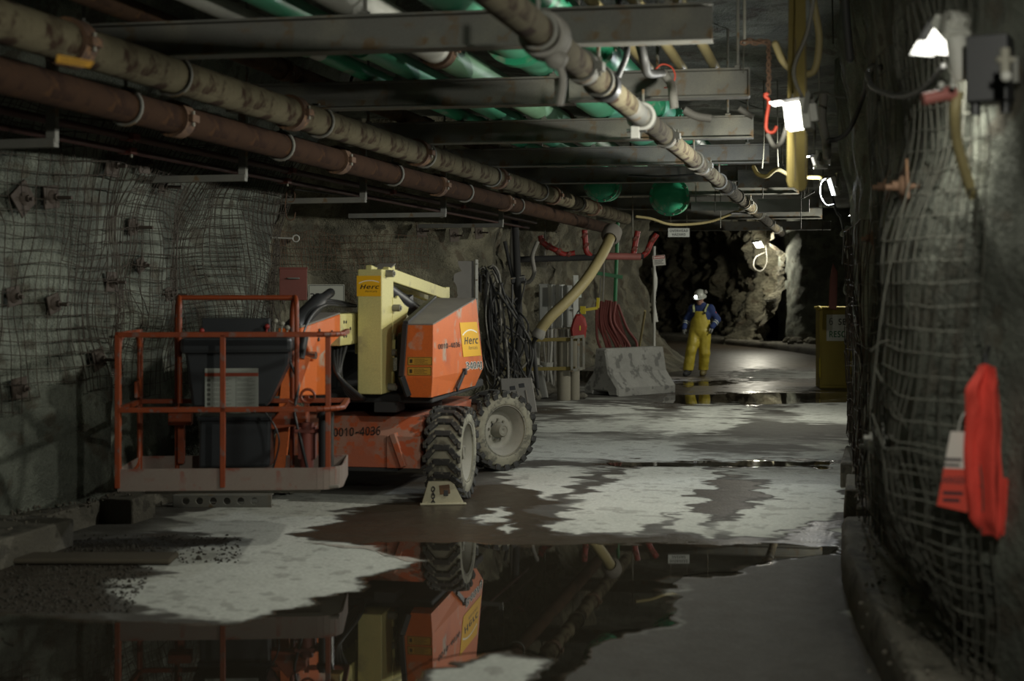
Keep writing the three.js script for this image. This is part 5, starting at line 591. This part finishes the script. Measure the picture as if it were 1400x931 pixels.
// on the floor
{ const A = onFloor(236, 694), B = onFloor(372, 693), o = thing('perforated_beam', 'steel channel with six round holes lying under the work platform', 'steel channel', A.clone().lerp(B, 0.5), YAW); const L = A.distanceTo(B), hs = []; for (let k = 0; k < 6; k++) hs.push([-L / 2 + L * (0.13 + 0.139 * k), 0.055, 0.029]); const ch = mesh('web', extrude([[-L / 2, 0], [L / 2, 0], [L / 2, 0.105], [-L / 2, 0.105]], 0.02, 0.003, hs), M.steel, o); mesh('flange', box(L, 0.01, 0.1, [0, 0.1, -0.055]), M.steel, o); mesh('flange', box(L, 0.01, 0.1, [0, 0.006, -0.055]), M.steel, o); }
{ const p = onFloor(603, 689), o = thing('wheel_chock', 'cream wheel chock with a chain wedged at the near tyre', 'wheel chock', p, YAW + 0.1); const w = 0.32; mesh('body', solid([[-0.17, 0, 0.04], [0.2, 0, 0.04], [0.1, 0.2, 0.03], [-0.11, 0.2, 0.03], [-0.17, 0, -0.12], [0.2, 0, -0.12], [0.1, 0.2, 0.0], [-0.11, 0.2, 0.0]], [[0, 1, 2, 3], [1, 5, 6, 2], [3, 2, 6, 7], [0, 3, 7, 4], [4, 7, 6, 5]]), M.chock, o).material.side = THREE.DoubleSide; mesh('recess_plate', place(box(0.09, 0.08, 0.008), [0.03, 0.13, 0.036], [-0.05, 0, 0.1]), M.rust, o); mesh('hole', place(box(0.04, 0.05, 0.006), [0.04, 0.1, 0.04], [-0.05, 0, 0]), M.black, o); for (let k = 0; k < 5; k++) { const q = mesh('chain_link', new THREE.TorusGeometry(0.014, 0.004, 5, 10).scale(1, 1.5, 1), M.black, o); q.position.set(-0.07 + 0.004 * (k % 2), 0.135 - k * 0.03, 0.042); q.rotation.y = k % 2 * 1.4; } mesh('lip', box(0.4, 0.015, 0.05, [0.015, 0.008, 0.05]), M.chock, o); }
{ const A = onFloor(-40, 775), B = onFloor(203, 765); tag(mesh('plank', place(rough(1.55, 0.04, 0.26, 6, 0.012, 6), onFloor(85, 768).setY(0.025), [0, YAW - 0.02, 0]), M.wood), 'muddy plank lying flat on the floor by the left kerb', 'plank'); }
{ // loose muck at the lower left: countless clods
  const base = lumpy(new THREE.IcosahedronGeometry(1, 1), 0.3, 1.6), n = 1800, im = new THREE.InstancedMesh(base, plain(0.05, 0.045, 0.034, 0.95), n), mt = new THREE.Matrix4(), qt = new THREE.Quaternion(); let c = 0;
  while (c < n) { const px = rr(-30, 330), py = c % 4 ? rr(738, 838) : rr(732, 770); if (c % 4 && px > 225 - (py - 745) * 0.5) continue; const p = onFloor(px, py), r = rr(0.003, 0.009) * (rnd() < 0.05 ? 1.9 : 1); if (p.x < -5.45 && -p.z < 9.05) continue; qt.setFromEuler(new THREE.Euler(rr(0, 6), rr(0, 6), rr(0, 6))); mt.compose(p.setY(r * 0.3), qt, V3(r * rr(1, 1.8), r * 0.7, r * rr(1, 1.6))); im.setMatrixAt(c++, mt); }
  im.name = 'loose_muck'; scene.add(im); tag(im, 'loose clods of wet muck scattered by the plank', 'muck', null, 'stuff'); im.castShadow = im.receiveShadow = true; }
{ const base = lumpy(new THREE.IcosahedronGeometry(1, 1), 0.3, 1.6), n = 900, im = new THREE.InstancedMesh(base, plain(0.16, 0.145, 0.115, 0.95), n), mt = new THREE.Matrix4(), qt = new THREE.Quaternion(); for (let c = 0; c < n; c++) { const s = rr(5, 14), p = V3(c % 3 ? -5.95 + rr(-0.1, 0.35) : rr(0.05, 0.4), c % 3 ? 0.2 : 0.27, -s); const r = rr(0.003, 0.012); qt.setFromEuler(new THREE.Euler(rr(0, 6), rr(0, 6), rr(0, 6))); mt.compose(p.setY(p.y + r * 0.3), qt, V3(r * 1.3, r * 0.8, r)); im.setMatrixAt(c, mt); } im.name = 'kerb_grit'; scene.add(im); tag(im, 'fallen grit and chips lying on the kerbs', 'grit', null, 'stuff'); im.castShadow = im.receiveShadow = true; }

// ---------- right side ----------
{ const t = canvasTex(384, 256, (c, w, h) => { c.fillStyle = '#d8dcd4'; c.fillRect(0, 0, w, h); c.fillStyle = '#333a36'; c.font = '92px sans-serif'; c.fillText('6', 24, 100); c.font = 'bold 84px sans-serif'; c.fillText('SELF', 130, 100, 240); c.fillStyle = '#2a6a3c'; c.font = 'bold 84px sans-serif'; c.fillText('RESCUER', 24, 220, 340); });
  const d = 26.2, p = onFloor(1150, 531), s = toPixel(p.x, 0, p.z)[2] / FOC, o = thing('rescue_cabinet', 'tall yellow cabinet with a white self rescuer sign by the right wall', 'cabinet', p, YAW - 0.08), h = 108 * s, w = 58 * s;
  mesh('body', box(w, h, 0.55, [0, h / 2, -0.27], [0, 0, 0], 0.015), M.boxYellow, o); mesh('lid', [box(w + 0.06, 0.05, 0.62, [0, h + 0.025, -0.27], [0, 0, 0], 0.015), new THREE.SphereGeometry(0.05, 10, 8).translate(-w / 2 - 0.02, h + 0.02, 0.05)], M.boxYellow, o); mesh('door', box(w * 0.92, h * 0.9, 0.02, [0, h * 0.49, 0.01], [0, 0, 0], 0.006), M.boxYellow, o); plate(46 * s, 36 * s, 0.01, M.white, signMat(t), 'sign', o, [3 * s, 83 * s, 0.03]); mesh('corner_strip', box(0.03, h * 0.25, 0.03, [-w / 2, h * 0.26, 0.02]), M.yellow, o); mesh('door_handle', box(0.02, 0.12, 0.03, [w * 0.4, h * 0.5, 0.03]), M.steel, o); }
{ const p = at(1135, 395, 24.5); tag(mesh('red_rag', lumpy(extrude([[-0.08, -0.35], [0.06, -0.38], [0.09, 0.3], [0.0, 0.45], [-0.05, 0.2]], 0.05, 0.01), 0.02, 5).translate(p.x + 0.05, p.y, p.z), M.rustRed), 'dark red rag hanging behind the yellow cabinet', 'rag'); }
// red cloth and tag hung on the near mesh
{ const d = 5.45, s = d / FOC, o = thing('red_cloth', 'bright red hi-vis cloth hanging folded on the right wall mesh', 'cloth', at(1352, 500, d), YAW), N = 30, Mr = 40, pos = [], idx = [];
  const edgeL = [[0, -14], [0.16, -32], [0.5, -32], [0.7, -30], [0.9, -24], [1, -8]], edgeR = [[0, 6], [0.1, 12], [0.4, 16], [0.7, 18], [0.92, 18], [1, 12]], look = (E, t) => { for (let i = 1; i < E.length; i++) if (t <= E[i][0]) { const [a, x] = E[i - 1], [b, y] = E[i]; return mix(x, y, sm((t - a) / (b - a))); } return E[E.length - 1][1]; };
  const skin = side => { const b = pos.length / 3; for (let j = 0; j <= Mr; j++) for (let i = 0; i <= N; i++) { const t = j / Mr, u = i / N, x = mix(look(edgeL, t), look(edgeR, t), u) * s, y = -t * 232 * s + 0.01 * Math.sin(u * 5), fold = 0.035 * Math.sin(u * 9 + 3 * t + 2 * fbm(u * 2, t * 3, 3, 3)) * Math.sin(Math.PI * u) + 0.05 * (fbm(u * 3, t * 4, 7, 3) - 0.5) + 0.05 * Math.sin(Math.PI * u); pos.push(x, y, side * (0.01 + Math.abs(fold) * 0) + fold); } for (let j = 0; j < Mr; j++) for (let i = 0; i < N; i++) { const a = b + j * (N + 1) + i, c = a + N + 1; side > 0 ? idx.push(a, c, a + 1, a + 1, c, c + 1) : idx.push(a, a + 1, c, a + 1, c + 1, c); } };
  skin(1); skin(-1); const g = new THREE.BufferGeometry(); g.setAttribute('position', new THREE.Float32BufferAttribute(pos, 3)); g.setAttribute('uv', new THREE.Float32BufferAttribute(new Float32Array(pos.length / 3 * 2), 2)); g.setIndex(idx); g.computeVertexNormals(); const cm = M.fabricRed; cm.side = THREE.DoubleSide; mesh('main_panel', g, cm, o);
  mesh('side_flap', lumpy(extrude([[15 * s, -150 * s], [34 * s, -155 * s], [37 * s, -225 * s], [18 * s, -232 * s]], 0.02, 0.006), 0.012, 9), cm, o); mesh('hook', tube([[-4 * s, 0, 0], [-2 * s, 14 * s, -0.02], [10 * s, 22 * s, -0.1], [26 * s, 24 * s, -0.18]], 0.01, 16, 6), M.black, o); }
{ const t = canvasTex(160, 320, (c, w, h) => { c.fillStyle = '#c9c2ba'; c.fillRect(0, 0, w, h); c.fillStyle = '#c8412f'; c.fillRect(0, 150, w, 170); c.fillStyle = '#2a2024'; c.font = 'bold 40px sans-serif'; c.textAlign = 'center'; c.fillText('DANGER', w / 2, 210, 140); c.fillRect(24, 110, 100, 12); c.fillRect(24, 132, 90, 10); c.fillRect(30, 240, 100, 14); c.fillRect(30, 268, 84, 14); }); const d = 5.5, s = d / FOC, o = thing('danger_tag', 'red and white danger tag tilted beside the red cloth', 'tag', at(1306, 648, d), YAW - 0.3); const g = solid([[-6 * s, 58 * s, 0], [14 * s, 58 * s, 0], [16 * s, -52 * s, 0], [-24 * s, -44 * s, 0], [-6 * s, 58 * s, -0.004], [14 * s, 58 * s, -0.004], [16 * s, -52 * s, -0.004], [-24 * s, -44 * s, -0.004]], [[0, 3, 2, 1], [4, 5, 6, 7], [0, 1, 5, 4], [1, 2, 6, 5], [2, 3, 7, 6], [3, 0, 4, 7]]); const uv = g.attributes.uv, p = g.attributes.position; for (let i = 0; i < p.count; i++) uv.setXY(i, (p.getX(i) / s + 24) / 42, (p.getY(i) / s + 52) / 112); const m = signMat(t); m.side = THREE.DoubleSide; mesh('card', g, m, o, true); mesh('string', tube([[4 * s, 58 * s, 0], [8 * s, 76 * s, -0.01], [20 * s, 92 * s, -0.05]], 0.003, 12, 5), M.whitish, o); }
// dark box, pipe stub and hose by the nearest lamp
{ const o = thing('junction_box', 'black junction box on the right wall beside the near floodlight', 'box', at(1352, 95, 5.3), YAW - 0.5); mesh('body', box(0.16, 0.26, 0.14, [0, 0, -0.03], [0, 0, 0], 0.015), M.black, o); mesh('lid', box(0.15, 0.25, 0.015, [0, 0, 0.048], [0, 0, 0], 0.004), M.black, o); mesh('gland', [rod([-0.05, -0.13, 0], [-0.05, -0.17, 0], 0.02, 10), rod([0.06, -0.13, 0], [0.06, -0.17, 0], 0.02, 10)], M.black, o); mesh('wall_mount', box(0.08, 0.1, 0.5, [0.06, 0, -0.3]), M.steel, o); mesh('indicator', new THREE.SphereGeometry(0.014, 8, 6).translate(-0.12, -0.06, 0.06), M.whitish, o); mesh('indicator', new THREE.SphereGeometry(0.014, 8, 6).translate(-0.165, -0.055, 0.06), M.whitish, o); }
tag(mesh('pipe_stub', [rod(at(1262, 136, 5.4), at(1306, 126, 5.4), 0.024, 14), rod(at(1292, 129, 5.4), at(1306, 126, 5.4), 0.029, 14)], M.pinkPipe), 'short pinkish pipe stub sticking out by the near lamp', 'pipe');
{ const P = [at(1310, 126, 5.4), at(1306, 150, 5.4), at(1308, 190, 5.5), at(1318, 230, 5.6), at(1330, 268, 5.7)]; tag(mesh('hose', tube(P, 0.022, 30, 10), M.tanHose), 'pale hose hanging down the right wall below the near lamp', 'hose'); }
{ const o = thing('wall_fitting', 'small cluster of valves in the shade beside the near lamp', 'fitting', at(1358, 92, 5.0), YAW); o.position.add(V3(0.03, 0, 0.1)); mesh('valve', [rod([0, -0.04, 0], [0, 0.05, 0], 0.018, 10), rod([-0.03, 0.01, 0], [0.03, 0.01, 0], 0.012, 8)], M.hub, o); mesh('knob', new THREE.SphereGeometry(0.02, 10, 8).translate(0, -0.05, 0.01), M.whitish, o); }
{ const wallPx = [[1242, 264, 0.03], [1188, 300, 0.04], [1228, 650, 0.02], [1266, 768, 0.02]]; }
// rubble at the foot of the far rock
for (let i = 0; i < 46; i++) { const px = rr(1078, 1140), py = rr(466, 481), p = onFloor(px, py), r = rr(0.07, 0.2); tag(mesh('rock_lump', lumpy(new THREE.IcosahedronGeometry(r, 2), r * 0.45, 3, i).scale(1, 0.75, 1).translate(p.x, 0.2 + r * 0.3, p.z), M.brownRock), 'loose rock in the rubble behind the far kerb', 'rock', 'rubble behind the far kerb'); }

// ---------- the person ----------
function netSurface(f, lo, hi, cell) {        // naive surface nets over a signed distance field (negative inside)
  const n = [0, 1, 2].map(i => Math.ceil((hi[i] - lo[i]) / cell) + 1), at3 = (i, j, k) => (k * n[1] + j) * n[0] + i, val = new Float32Array(n[0] * n[1] * n[2]);
  for (let k = 0; k < n[2]; k++) for (let j = 0; j < n[1]; j++) for (let i = 0; i < n[0]; i++) val[at3(i, j, k)] = f(lo[0] + i * cell, lo[1] + j * cell, lo[2] + k * cell);
  const id = new Int32Array(val.length).fill(-1), pos = [], idx = [];
  const E = [[0, 1], [2, 3], [4, 5], [6, 7], [0, 2], [1, 3], [4, 6], [5, 7], [0, 4], [1, 5], [2, 6], [3, 7]];
  for (let k = 0; k < n[2] - 1; k++) for (let j = 0; j < n[1] - 1; j++) for (let i = 0; i < n[0] - 1; i++) {
    const c = []; let m = 0; for (let q = 0; q < 8; q++) { const v = val[at3(i + (q & 1), j + (q >> 1 & 1), k + (q >> 2))]; c.push(v); if (v < 0) m |= 1 << q; }
    if (m === 0 || m === 255) continue; let x = 0, y = 0, z = 0, w = 0;
    for (const [a, b] of E) if ((c[a] < 0) !== (c[b] < 0)) { const t = c[a] / (c[a] - c[b]); x += mix(a & 1, b & 1, t); y += mix(a >> 1 & 1, b >> 1 & 1, t); z += mix(a >> 2, b >> 2, t); w++; }
    id[at3(i, j, k)] = pos.length / 3; pos.push(lo[0] + (i + x / w) * cell, lo[1] + (j + y / w) * cell, lo[2] + (k + z / w) * cell);
  }
  const quad = (a, b, c, d, flip) => { if (a < 0 || b < 0 || c < 0 || d < 0) return; flip ? idx.push(a, c, b, a, d, c) : idx.push(a, b, c, a, c, d); };
  for (let k = 1; k < n[2] - 1; k++) for (let j = 1; j < n[1] - 1; j++) for (let i = 1; i < n[0] - 1; i++) {
    const v = val[at3(i, j, k)] < 0;
    if (v !== val[at3(i + 1, j, k)] < 0) quad(id[at3(i, j - 1, k - 1)], id[at3(i, j, k - 1)], id[at3(i, j, k)], id[at3(i, j - 1, k)], !v);
    if (v !== val[at3(i, j + 1, k)] < 0) quad(id[at3(i - 1, j, k - 1)], id[at3(i, j, k - 1)], id[at3(i, j, k)], id[at3(i - 1, j, k)], v);
    if (v !== val[at3(i, j, k + 1)] < 0) quad(id[at3(i - 1, j - 1, k)], id[at3(i, j - 1, k)], id[at3(i, j, k)], id[at3(i - 1, j, k)], !v);
  }
  const g = new THREE.BufferGeometry(); g.setAttribute('position', new THREE.Float32BufferAttribute(pos, 3)); g.setAttribute('uv', new THREE.Float32BufferAttribute(new Float32Array(pos.length / 3 * 2), 2)); g.setIndex(idx); g.computeVertexNormals(); return g;
}
const smin = (a, b, k) => { const h = Math.max(k - Math.abs(a - b), 0) / k; return Math.min(a, b) - h * h * k * 0.25; };
function cap(a, b, ra, rb, sz = 1) { const [ax, ay, az] = a, dx = b[0] - ax, dy = b[1] - ay, dz = b[2] - az, L = dx * dx + dy * dy + dz * dz; return (x, y, z) => { const px = x - ax, py = y - ay, pz = z - az, t = Math.max(0, Math.min(1, (px * dx + py * dy + pz * dz) / L)), qx = px - dx * t, qy = py - dy * t, qz = (pz - dz * t) / sz; return (Math.sqrt(qx * qx + qy * qy + qz * qz) - mix(ra, rb, t)) * (sz < 1 ? sz : 1); }; }
const ball = (c, r, s = [1, 1, 1]) => (x, y, z) => { const a = (x - c[0]) / s[0], b = (y - c[1]) / s[1], d = (z - c[2]) / s[2]; return (Math.sqrt(a * a + b * b + d * d) - r) * Math.min(...s); };
const blend = (list, k) => (x, y, z) => { let d = 1e3; for (const f of list) d = smin(d, f(x, y, z), k); return d; };
const wrinkle = (f, amp, k) => (x, y, z) => { const d = f(x, y, z); return Math.abs(d) > 0.06 ? d : d + amp * (fbm(x * k, y * k * 0.8, z * k + 5, 3) - 0.5) * 2; };
{
  const feet = onFloor(957, 514), who = thing('person', 'person in yellow bib overalls, navy jacket and helmet walking with headlamp lit', 'person', feet, YAW - 0.3);
  const J = { pelvis: [0, 0.99, 0], waist: [0.01, 1.12, 0], chest: [0.03, 1.33, -0.01], neck: [0.03, 1.52, 0.0], head: [0.0, 1.66, 0.05], sL: [-0.165, 1.45, -0.01], sR: [0.225, 1.44, -0.01], eL: [-0.29, 1.21, -0.06], wL: [-0.33, 1.03, 0.06], eR: [0.37, 1.21, -0.05], wR: [0.275, 1.05, 0.12], hL: [-0.1, 0.93, 0], hR: [0.1, 0.93, 0], kL: [-0.17, 0.54, 0.14], kR: [0.1, 0.5, 0.0], aL: [-0.235, 0.13, 0.13], aR: [0.055, 0.11, -0.1] };
  const skin = plain(0.36, 0.2, 0.14, 0.55), navy = plain(0.018, 0.04, 0.15, 0.8), bib = plain(0.52, 0.42, 0.045, 0.5), glove = plain(0.3, 0.31, 0.3, 0.8), shell = plain(0.5, 0.52, 0.46, 0.35), reflect = plain(0.55, 0.6, 0.5, 0.4), lime = plain(0.55, 0.6, 0.1, 0.6);
  // body, one surface: trunk and limbs, then head and hands on finer grids
  const bodyF = blend([cap(J.pelvis, J.waist, 0.15, 0.135, 0.72), cap(J.waist, J.chest, 0.135, 0.16, 0.72), cap(J.chest, [0.03, 1.43, -0.01], 0.16, 0.12, 0.75), cap(J.sL, J.sR, 0.065, 0.065), cap([0.03, 1.44, -0.02], J.neck, 0.065, 0.058), cap(J.neck, [0.01, 1.6, 0.03], 0.058, 0.056), cap(J.sL, J.eL, 0.055, 0.043), cap(J.eL, J.wL, 0.042, 0.03), cap(J.sR, J.eR, 0.055, 0.043), cap(J.eR, J.wR, 0.042, 0.03), cap(J.hL, J.kL, 0.088, 0.06), cap(J.kL, J.aL, 0.058, 0.042), cap(J.hR, J.kR, 0.088, 0.06), cap(J.kR, J.aR, 0.058, 0.042)], 0.05);
  const headAxis = 0.28, hx = J.head[0], hy = J.head[1], hz = J.head[2], rot = (x, y, z) => { const Y = y - hy, Z = z - hz, c = Math.cos(headAxis), s = Math.sin(headAxis); return [x - hx, Y * c + Z * s, -Y * s + Z * c]; };
  const skull = blend([ball([0, 0.03, -0.01], 0.1, [0.8, 1.1, 1]), ball([0, -0.05, 0.025], 0.075, [0.8, 1, 0.9]), ball([0, -0.098, 0.06], 0.03)], 0.05), face = blend([skull, cap([0, 0.01, 0.092], [0, -0.035, 0.108], 0.009, 0.014), ball([0.078, -0.01, -0.01], 0.028, [0.4, 1, 0.7]), ball([-0.078, -0.01, -0.01], 0.028, [0.4, 1, 0.7]), cap([-0.035, 0.026, 0.082], [0.035, 0.026, 0.082], 0.012, 0.012), cap([-0.022, -0.066, 0.083], [0.022, -0.066, 0.083], 0.008, 0.008)], 0.016);
  const headF = (x, y, z) => { const q = rot(x, y, z); let d = face(...q); for (const s of [-1, 1]) d = Math.max(d, -(Math.hypot(q[0] - s * 0.032, q[1] - 0.008, q[2] - 0.1) - 0.016)); return d; };
  const handF = (w, dir, side) => { const L = [], o = w, palm = [o[0] + dir[0] * 0.06, o[1] + dir[1] * 0.06, o[2] + dir[2] * 0.06]; L.push(cap(o, palm, 0.03, 0.036, 0.7)); for (let k = 0; k < 4; k++) { const off = (k - 1.5) * 0.019, b = [palm[0] + off * 0.6, palm[1], palm[2] + off * 0.8], len = [0.038, 0.043, 0.04, 0.032][k], m = [b[0] + dir[0] * (0.02 + len), b[1] + dir[1] * (0.02 + len), b[2] + dir[2] * (0.02 + len) + 0.008], e = [m[0] - side * 0.018, m[1] - len * 0.65, m[2] - 0.004]; L.push(cap(b, m, 0.011, 0.01), cap(m, e, 0.01, 0.008)); } const tb = [o[0] - side * 0.02, o[1] - 0.02, o[2] + 0.02], tm = [tb[0] - side * 0.025, tb[1] - 0.03, tb[2] + 0.02]; L.push(cap(tb, tm, 0.014, 0.011), cap(tm, [tm[0] - side * 0.004, tm[1] - 0.03, tm[2] + 0.004], 0.011, 0.009)); return blend(L, 0.008); };
  const hR = handF(J.wR, [-0.15, -0.95, 0.25], 1), hL = handF(J.wL, [-0.05, -0.96, 0.2], -1);
  const bodyG = join([netSurface(bodyF, [-0.45, 0.0, -0.3], [0.5, 1.62, 0.3], 0.016), netSurface(headF, [-0.12, 1.48, -0.12], [0.12, 1.84, 0.24], 0.006)]);
  mesh('body', bodyG, skin, who);
  mesh('glove', netSurface(hR, [0.14, 0.84, 0.02], [0.36, 1.12, 0.26], 0.005), glove, who); mesh('glove', netSurface(hL, [-0.46, 0.82, -0.06], [-0.21, 1.1, 0.2], 0.005), glove, who);
  // navy jacket
  const jk = wrinkle(blend([cap([0, 1.05, -0.005], J.waist, 0.165, 0.165, 0.78), cap(J.waist, J.chest, 0.165, 0.185, 0.78), cap(J.chest, [0.03, 1.43, -0.01], 0.185, 0.13, 0.78), cap(J.sL, J.sR, 0.083, 0.083), cap(J.sL, J.eL, 0.075, 0.066), cap(J.eL, J.wL, 0.064, 0.056), cap(J.sR, J.eR, 0.075, 0.066), cap(J.eR, J.wR, 0.064, 0.056), cap([0.03, 1.47, -0.02], [0.03, 1.55, -0.01], 0.085, 0.08)], 0.05), 0.012, 9);
  mesh('jacket', netSurface((x, y, z) => Math.max(jk(x, y, z), (y - 1.575) , -(Math.hypot(x - 0.03, z - 0.0) - (y > 1.5 ? 0.062 : -1))), [-0.48, 0.86, -0.3], [0.52, 1.62, 0.3], 0.012), navy, who);
  for (const [e, w] of [[J.eR, J.wR], [J.eL, J.wL]]) { const a = vec(e).lerp(vec(w), 0.32), b = vec(e).lerp(vec(w), 0.58); mesh('cuff_band', rod(a, b, 0.07, 18, 0.066), reflect, who); const c = vec(e).lerp(vec(w), 0.4), d2 = vec(e).lerp(vec(w), 0.5); mesh('cuff_stripe', rod(c, d2, 0.073, 18, 0.071), navy, who); }
  mesh('sleeve_patch', box(0.012, 0.05, 0.05, [0.338, 1.36, 0.0], [0, 0.3, 0.5]), M.hookRed, who);
  // bib overalls
  const ov = wrinkle(blend([cap(J.pelvis, [0.01, 1.16, 0], 0.225, 0.2, 0.75), cap(J.hL, J.kL, 0.14, 0.112), cap(J.kL, [J.aL[0], 0.16, J.aL[2]], 0.11, 0.112), cap(J.hR, J.kR, 0.14, 0.112), cap(J.kR, [J.aR[0], 0.15, J.aR[2]], 0.11, 0.11)], 0.045), 0.018, 8);
  const bibF = wrinkle(blend([cap(J.waist, J.chest, 0.2, 0.205, 0.8), cap(J.pelvis, J.waist, 0.225, 0.2, 0.78)], 0.04), 0.008, 10);
  mesh('overalls', netSurface((x, y, z) => Math.min(Math.max(ov(x, y, z), 0.12 - y), Math.max(bibF(x, y, z), y - 1.385, Math.abs(x - 0.02) - 0.165 + Math.max(0, y - 1.12) * 0.22, -(z - 0.0) + 0.02 - Math.max(0, 1.1 - y))), [-0.48, 0.08, -0.3], [0.5, 1.44, 0.32], 0.012), bib, who);
  for (const [x0, x1] of [[-0.105, -0.125], [0.135, 0.165]]) { const P = [[x0, 1.33, 0.165], [x0, 1.42, 0.15], [x1, 1.5, 0.09], [x1, 1.535, 0.0], [x1 * 0.8, 1.48, -0.12], [x1 * 0.5, 1.3, -0.17]]; mesh('strap', [0, 1, 2, 3, 4].map(k => bar(P[k], P[k + 1], 0.046, 0.012)), lime, who); mesh('strap_stripe', [0, 1, 2].map(k => bar([P[k][0], P[k][1] + 0.006, P[k][2] + 0.006], [P[k + 1][0], P[k + 1][1] + 0.006, P[k + 1][2] + 0.006], 0.02, 0.01)), reflect, who); mesh('buckle', box(0.05, 0.04, 0.02, [x0, 1.35, 0.172]), M.black, who); }
  // boots
  const boot = (a, toe, lift_) => wrinkle(blend([cap([a[0], 0.24, a[2]], [a[0], 0.1, a[2]], 0.075, 0.062), cap([a[0], 0.06 + lift_, a[2] - 0.04], toe, 0.058, 0.05), cap([a[0], 0.09 + lift_, a[2]], [mix(a[0], toe[0], 0.5), 0.085, mix(a[2], toe[2], 0.5)], 0.06, 0.055)], 0.04), 0.004, 12);
  const b1 = boot(J.aL, [-0.265, 0.05, 0.31], 0.02), b2 = boot(J.aR, [0.05, 0.05, 0.06], 0);
  mesh('boot', netSurface((x, y, z) => Math.max(b1(x, y, z), 0.006 - y), [-0.4, -0.02, -0.1], [-0.1, 0.36, 0.42], 0.009), M.blackMatte, who); mesh('boot', netSurface((x, y, z) => Math.max(b2(x, y, z), 0.006 - y), [-0.08, -0.02, -0.3], [0.2, 0.36, 0.2], 0.009), plain(0.16, 0.13, 0.04, 0.6), who);
  // helmet with lamp and ear defenders
  const hm = new THREE.Group(); hm.name = 'helmet'; hm.position.set(hx, hy + 0.045, hz - 0.012); hm.rotation.set(headAxis + 0.12, -0.2, 0); who.add(hm);
  mesh('shell', lathe([[0.125, 0], [0.127, 0.03], [0.118, 0.075], [0.09, 0.12], [0.045, 0.145], [0.001, 0.15]], 28).scale(0.95, 1, 1.08), shell, hm); mesh('brim', [place(lathe([[0.11, -0.006], [0.155, -0.012], [0.157, -0.004], [0.125, 0.008]], 28), [0, 0, 0.012]).scale(0.96, 1, 1.06)], shell, hm); mesh('ridge', place(new THREE.TorusGeometry(0.142, 0.01, 6, 20, Math.PI), [0, 0, 0], [0, Math.PI / 2, 0]), shell, hm);
  mesh('lamp_housing', rod([-0.03, 0.05, 0.115], [-0.03, 0.05, 0.15], 0.034, 16), M.black, hm); mesh('headlamp_glass', rod([-0.03, 0.05, 0.15], [-0.03, 0.05, 0.156], 0.03, 18), glow(new THREE.Color().setRGB(0.9, 0.96, 1), 60), hm);
  mesh('ear_defender', [place(lathe([[0.001, -0.02], [0.04, -0.02], [0.045, 0], [0.038, 0.025], [0.001, 0.03]], 16), [0.13, 0.1, -0.02], [0, 0, -1.1]), rod([0.1, 0.02, -0.02], [0.13, 0.1, -0.02], 0.012, 8)], M.cableGray, hm);
  const sp = new THREE.SpotLight(new THREE.Color().setRGB(0.9, 0.96, 1), 36, 0, 0.5, 0.7, 2); sp.position.set(-0.03, 0.05, 0.175); sp.castShadow = true; const tgt = new THREE.Object3D(); tgt.name = 'aim'; tgt.position.set(-0.12, -0.55, 1.0); hm.add(tgt); hm.add(sp); sp.target = tgt;
}
renderer.render(scene, camera);
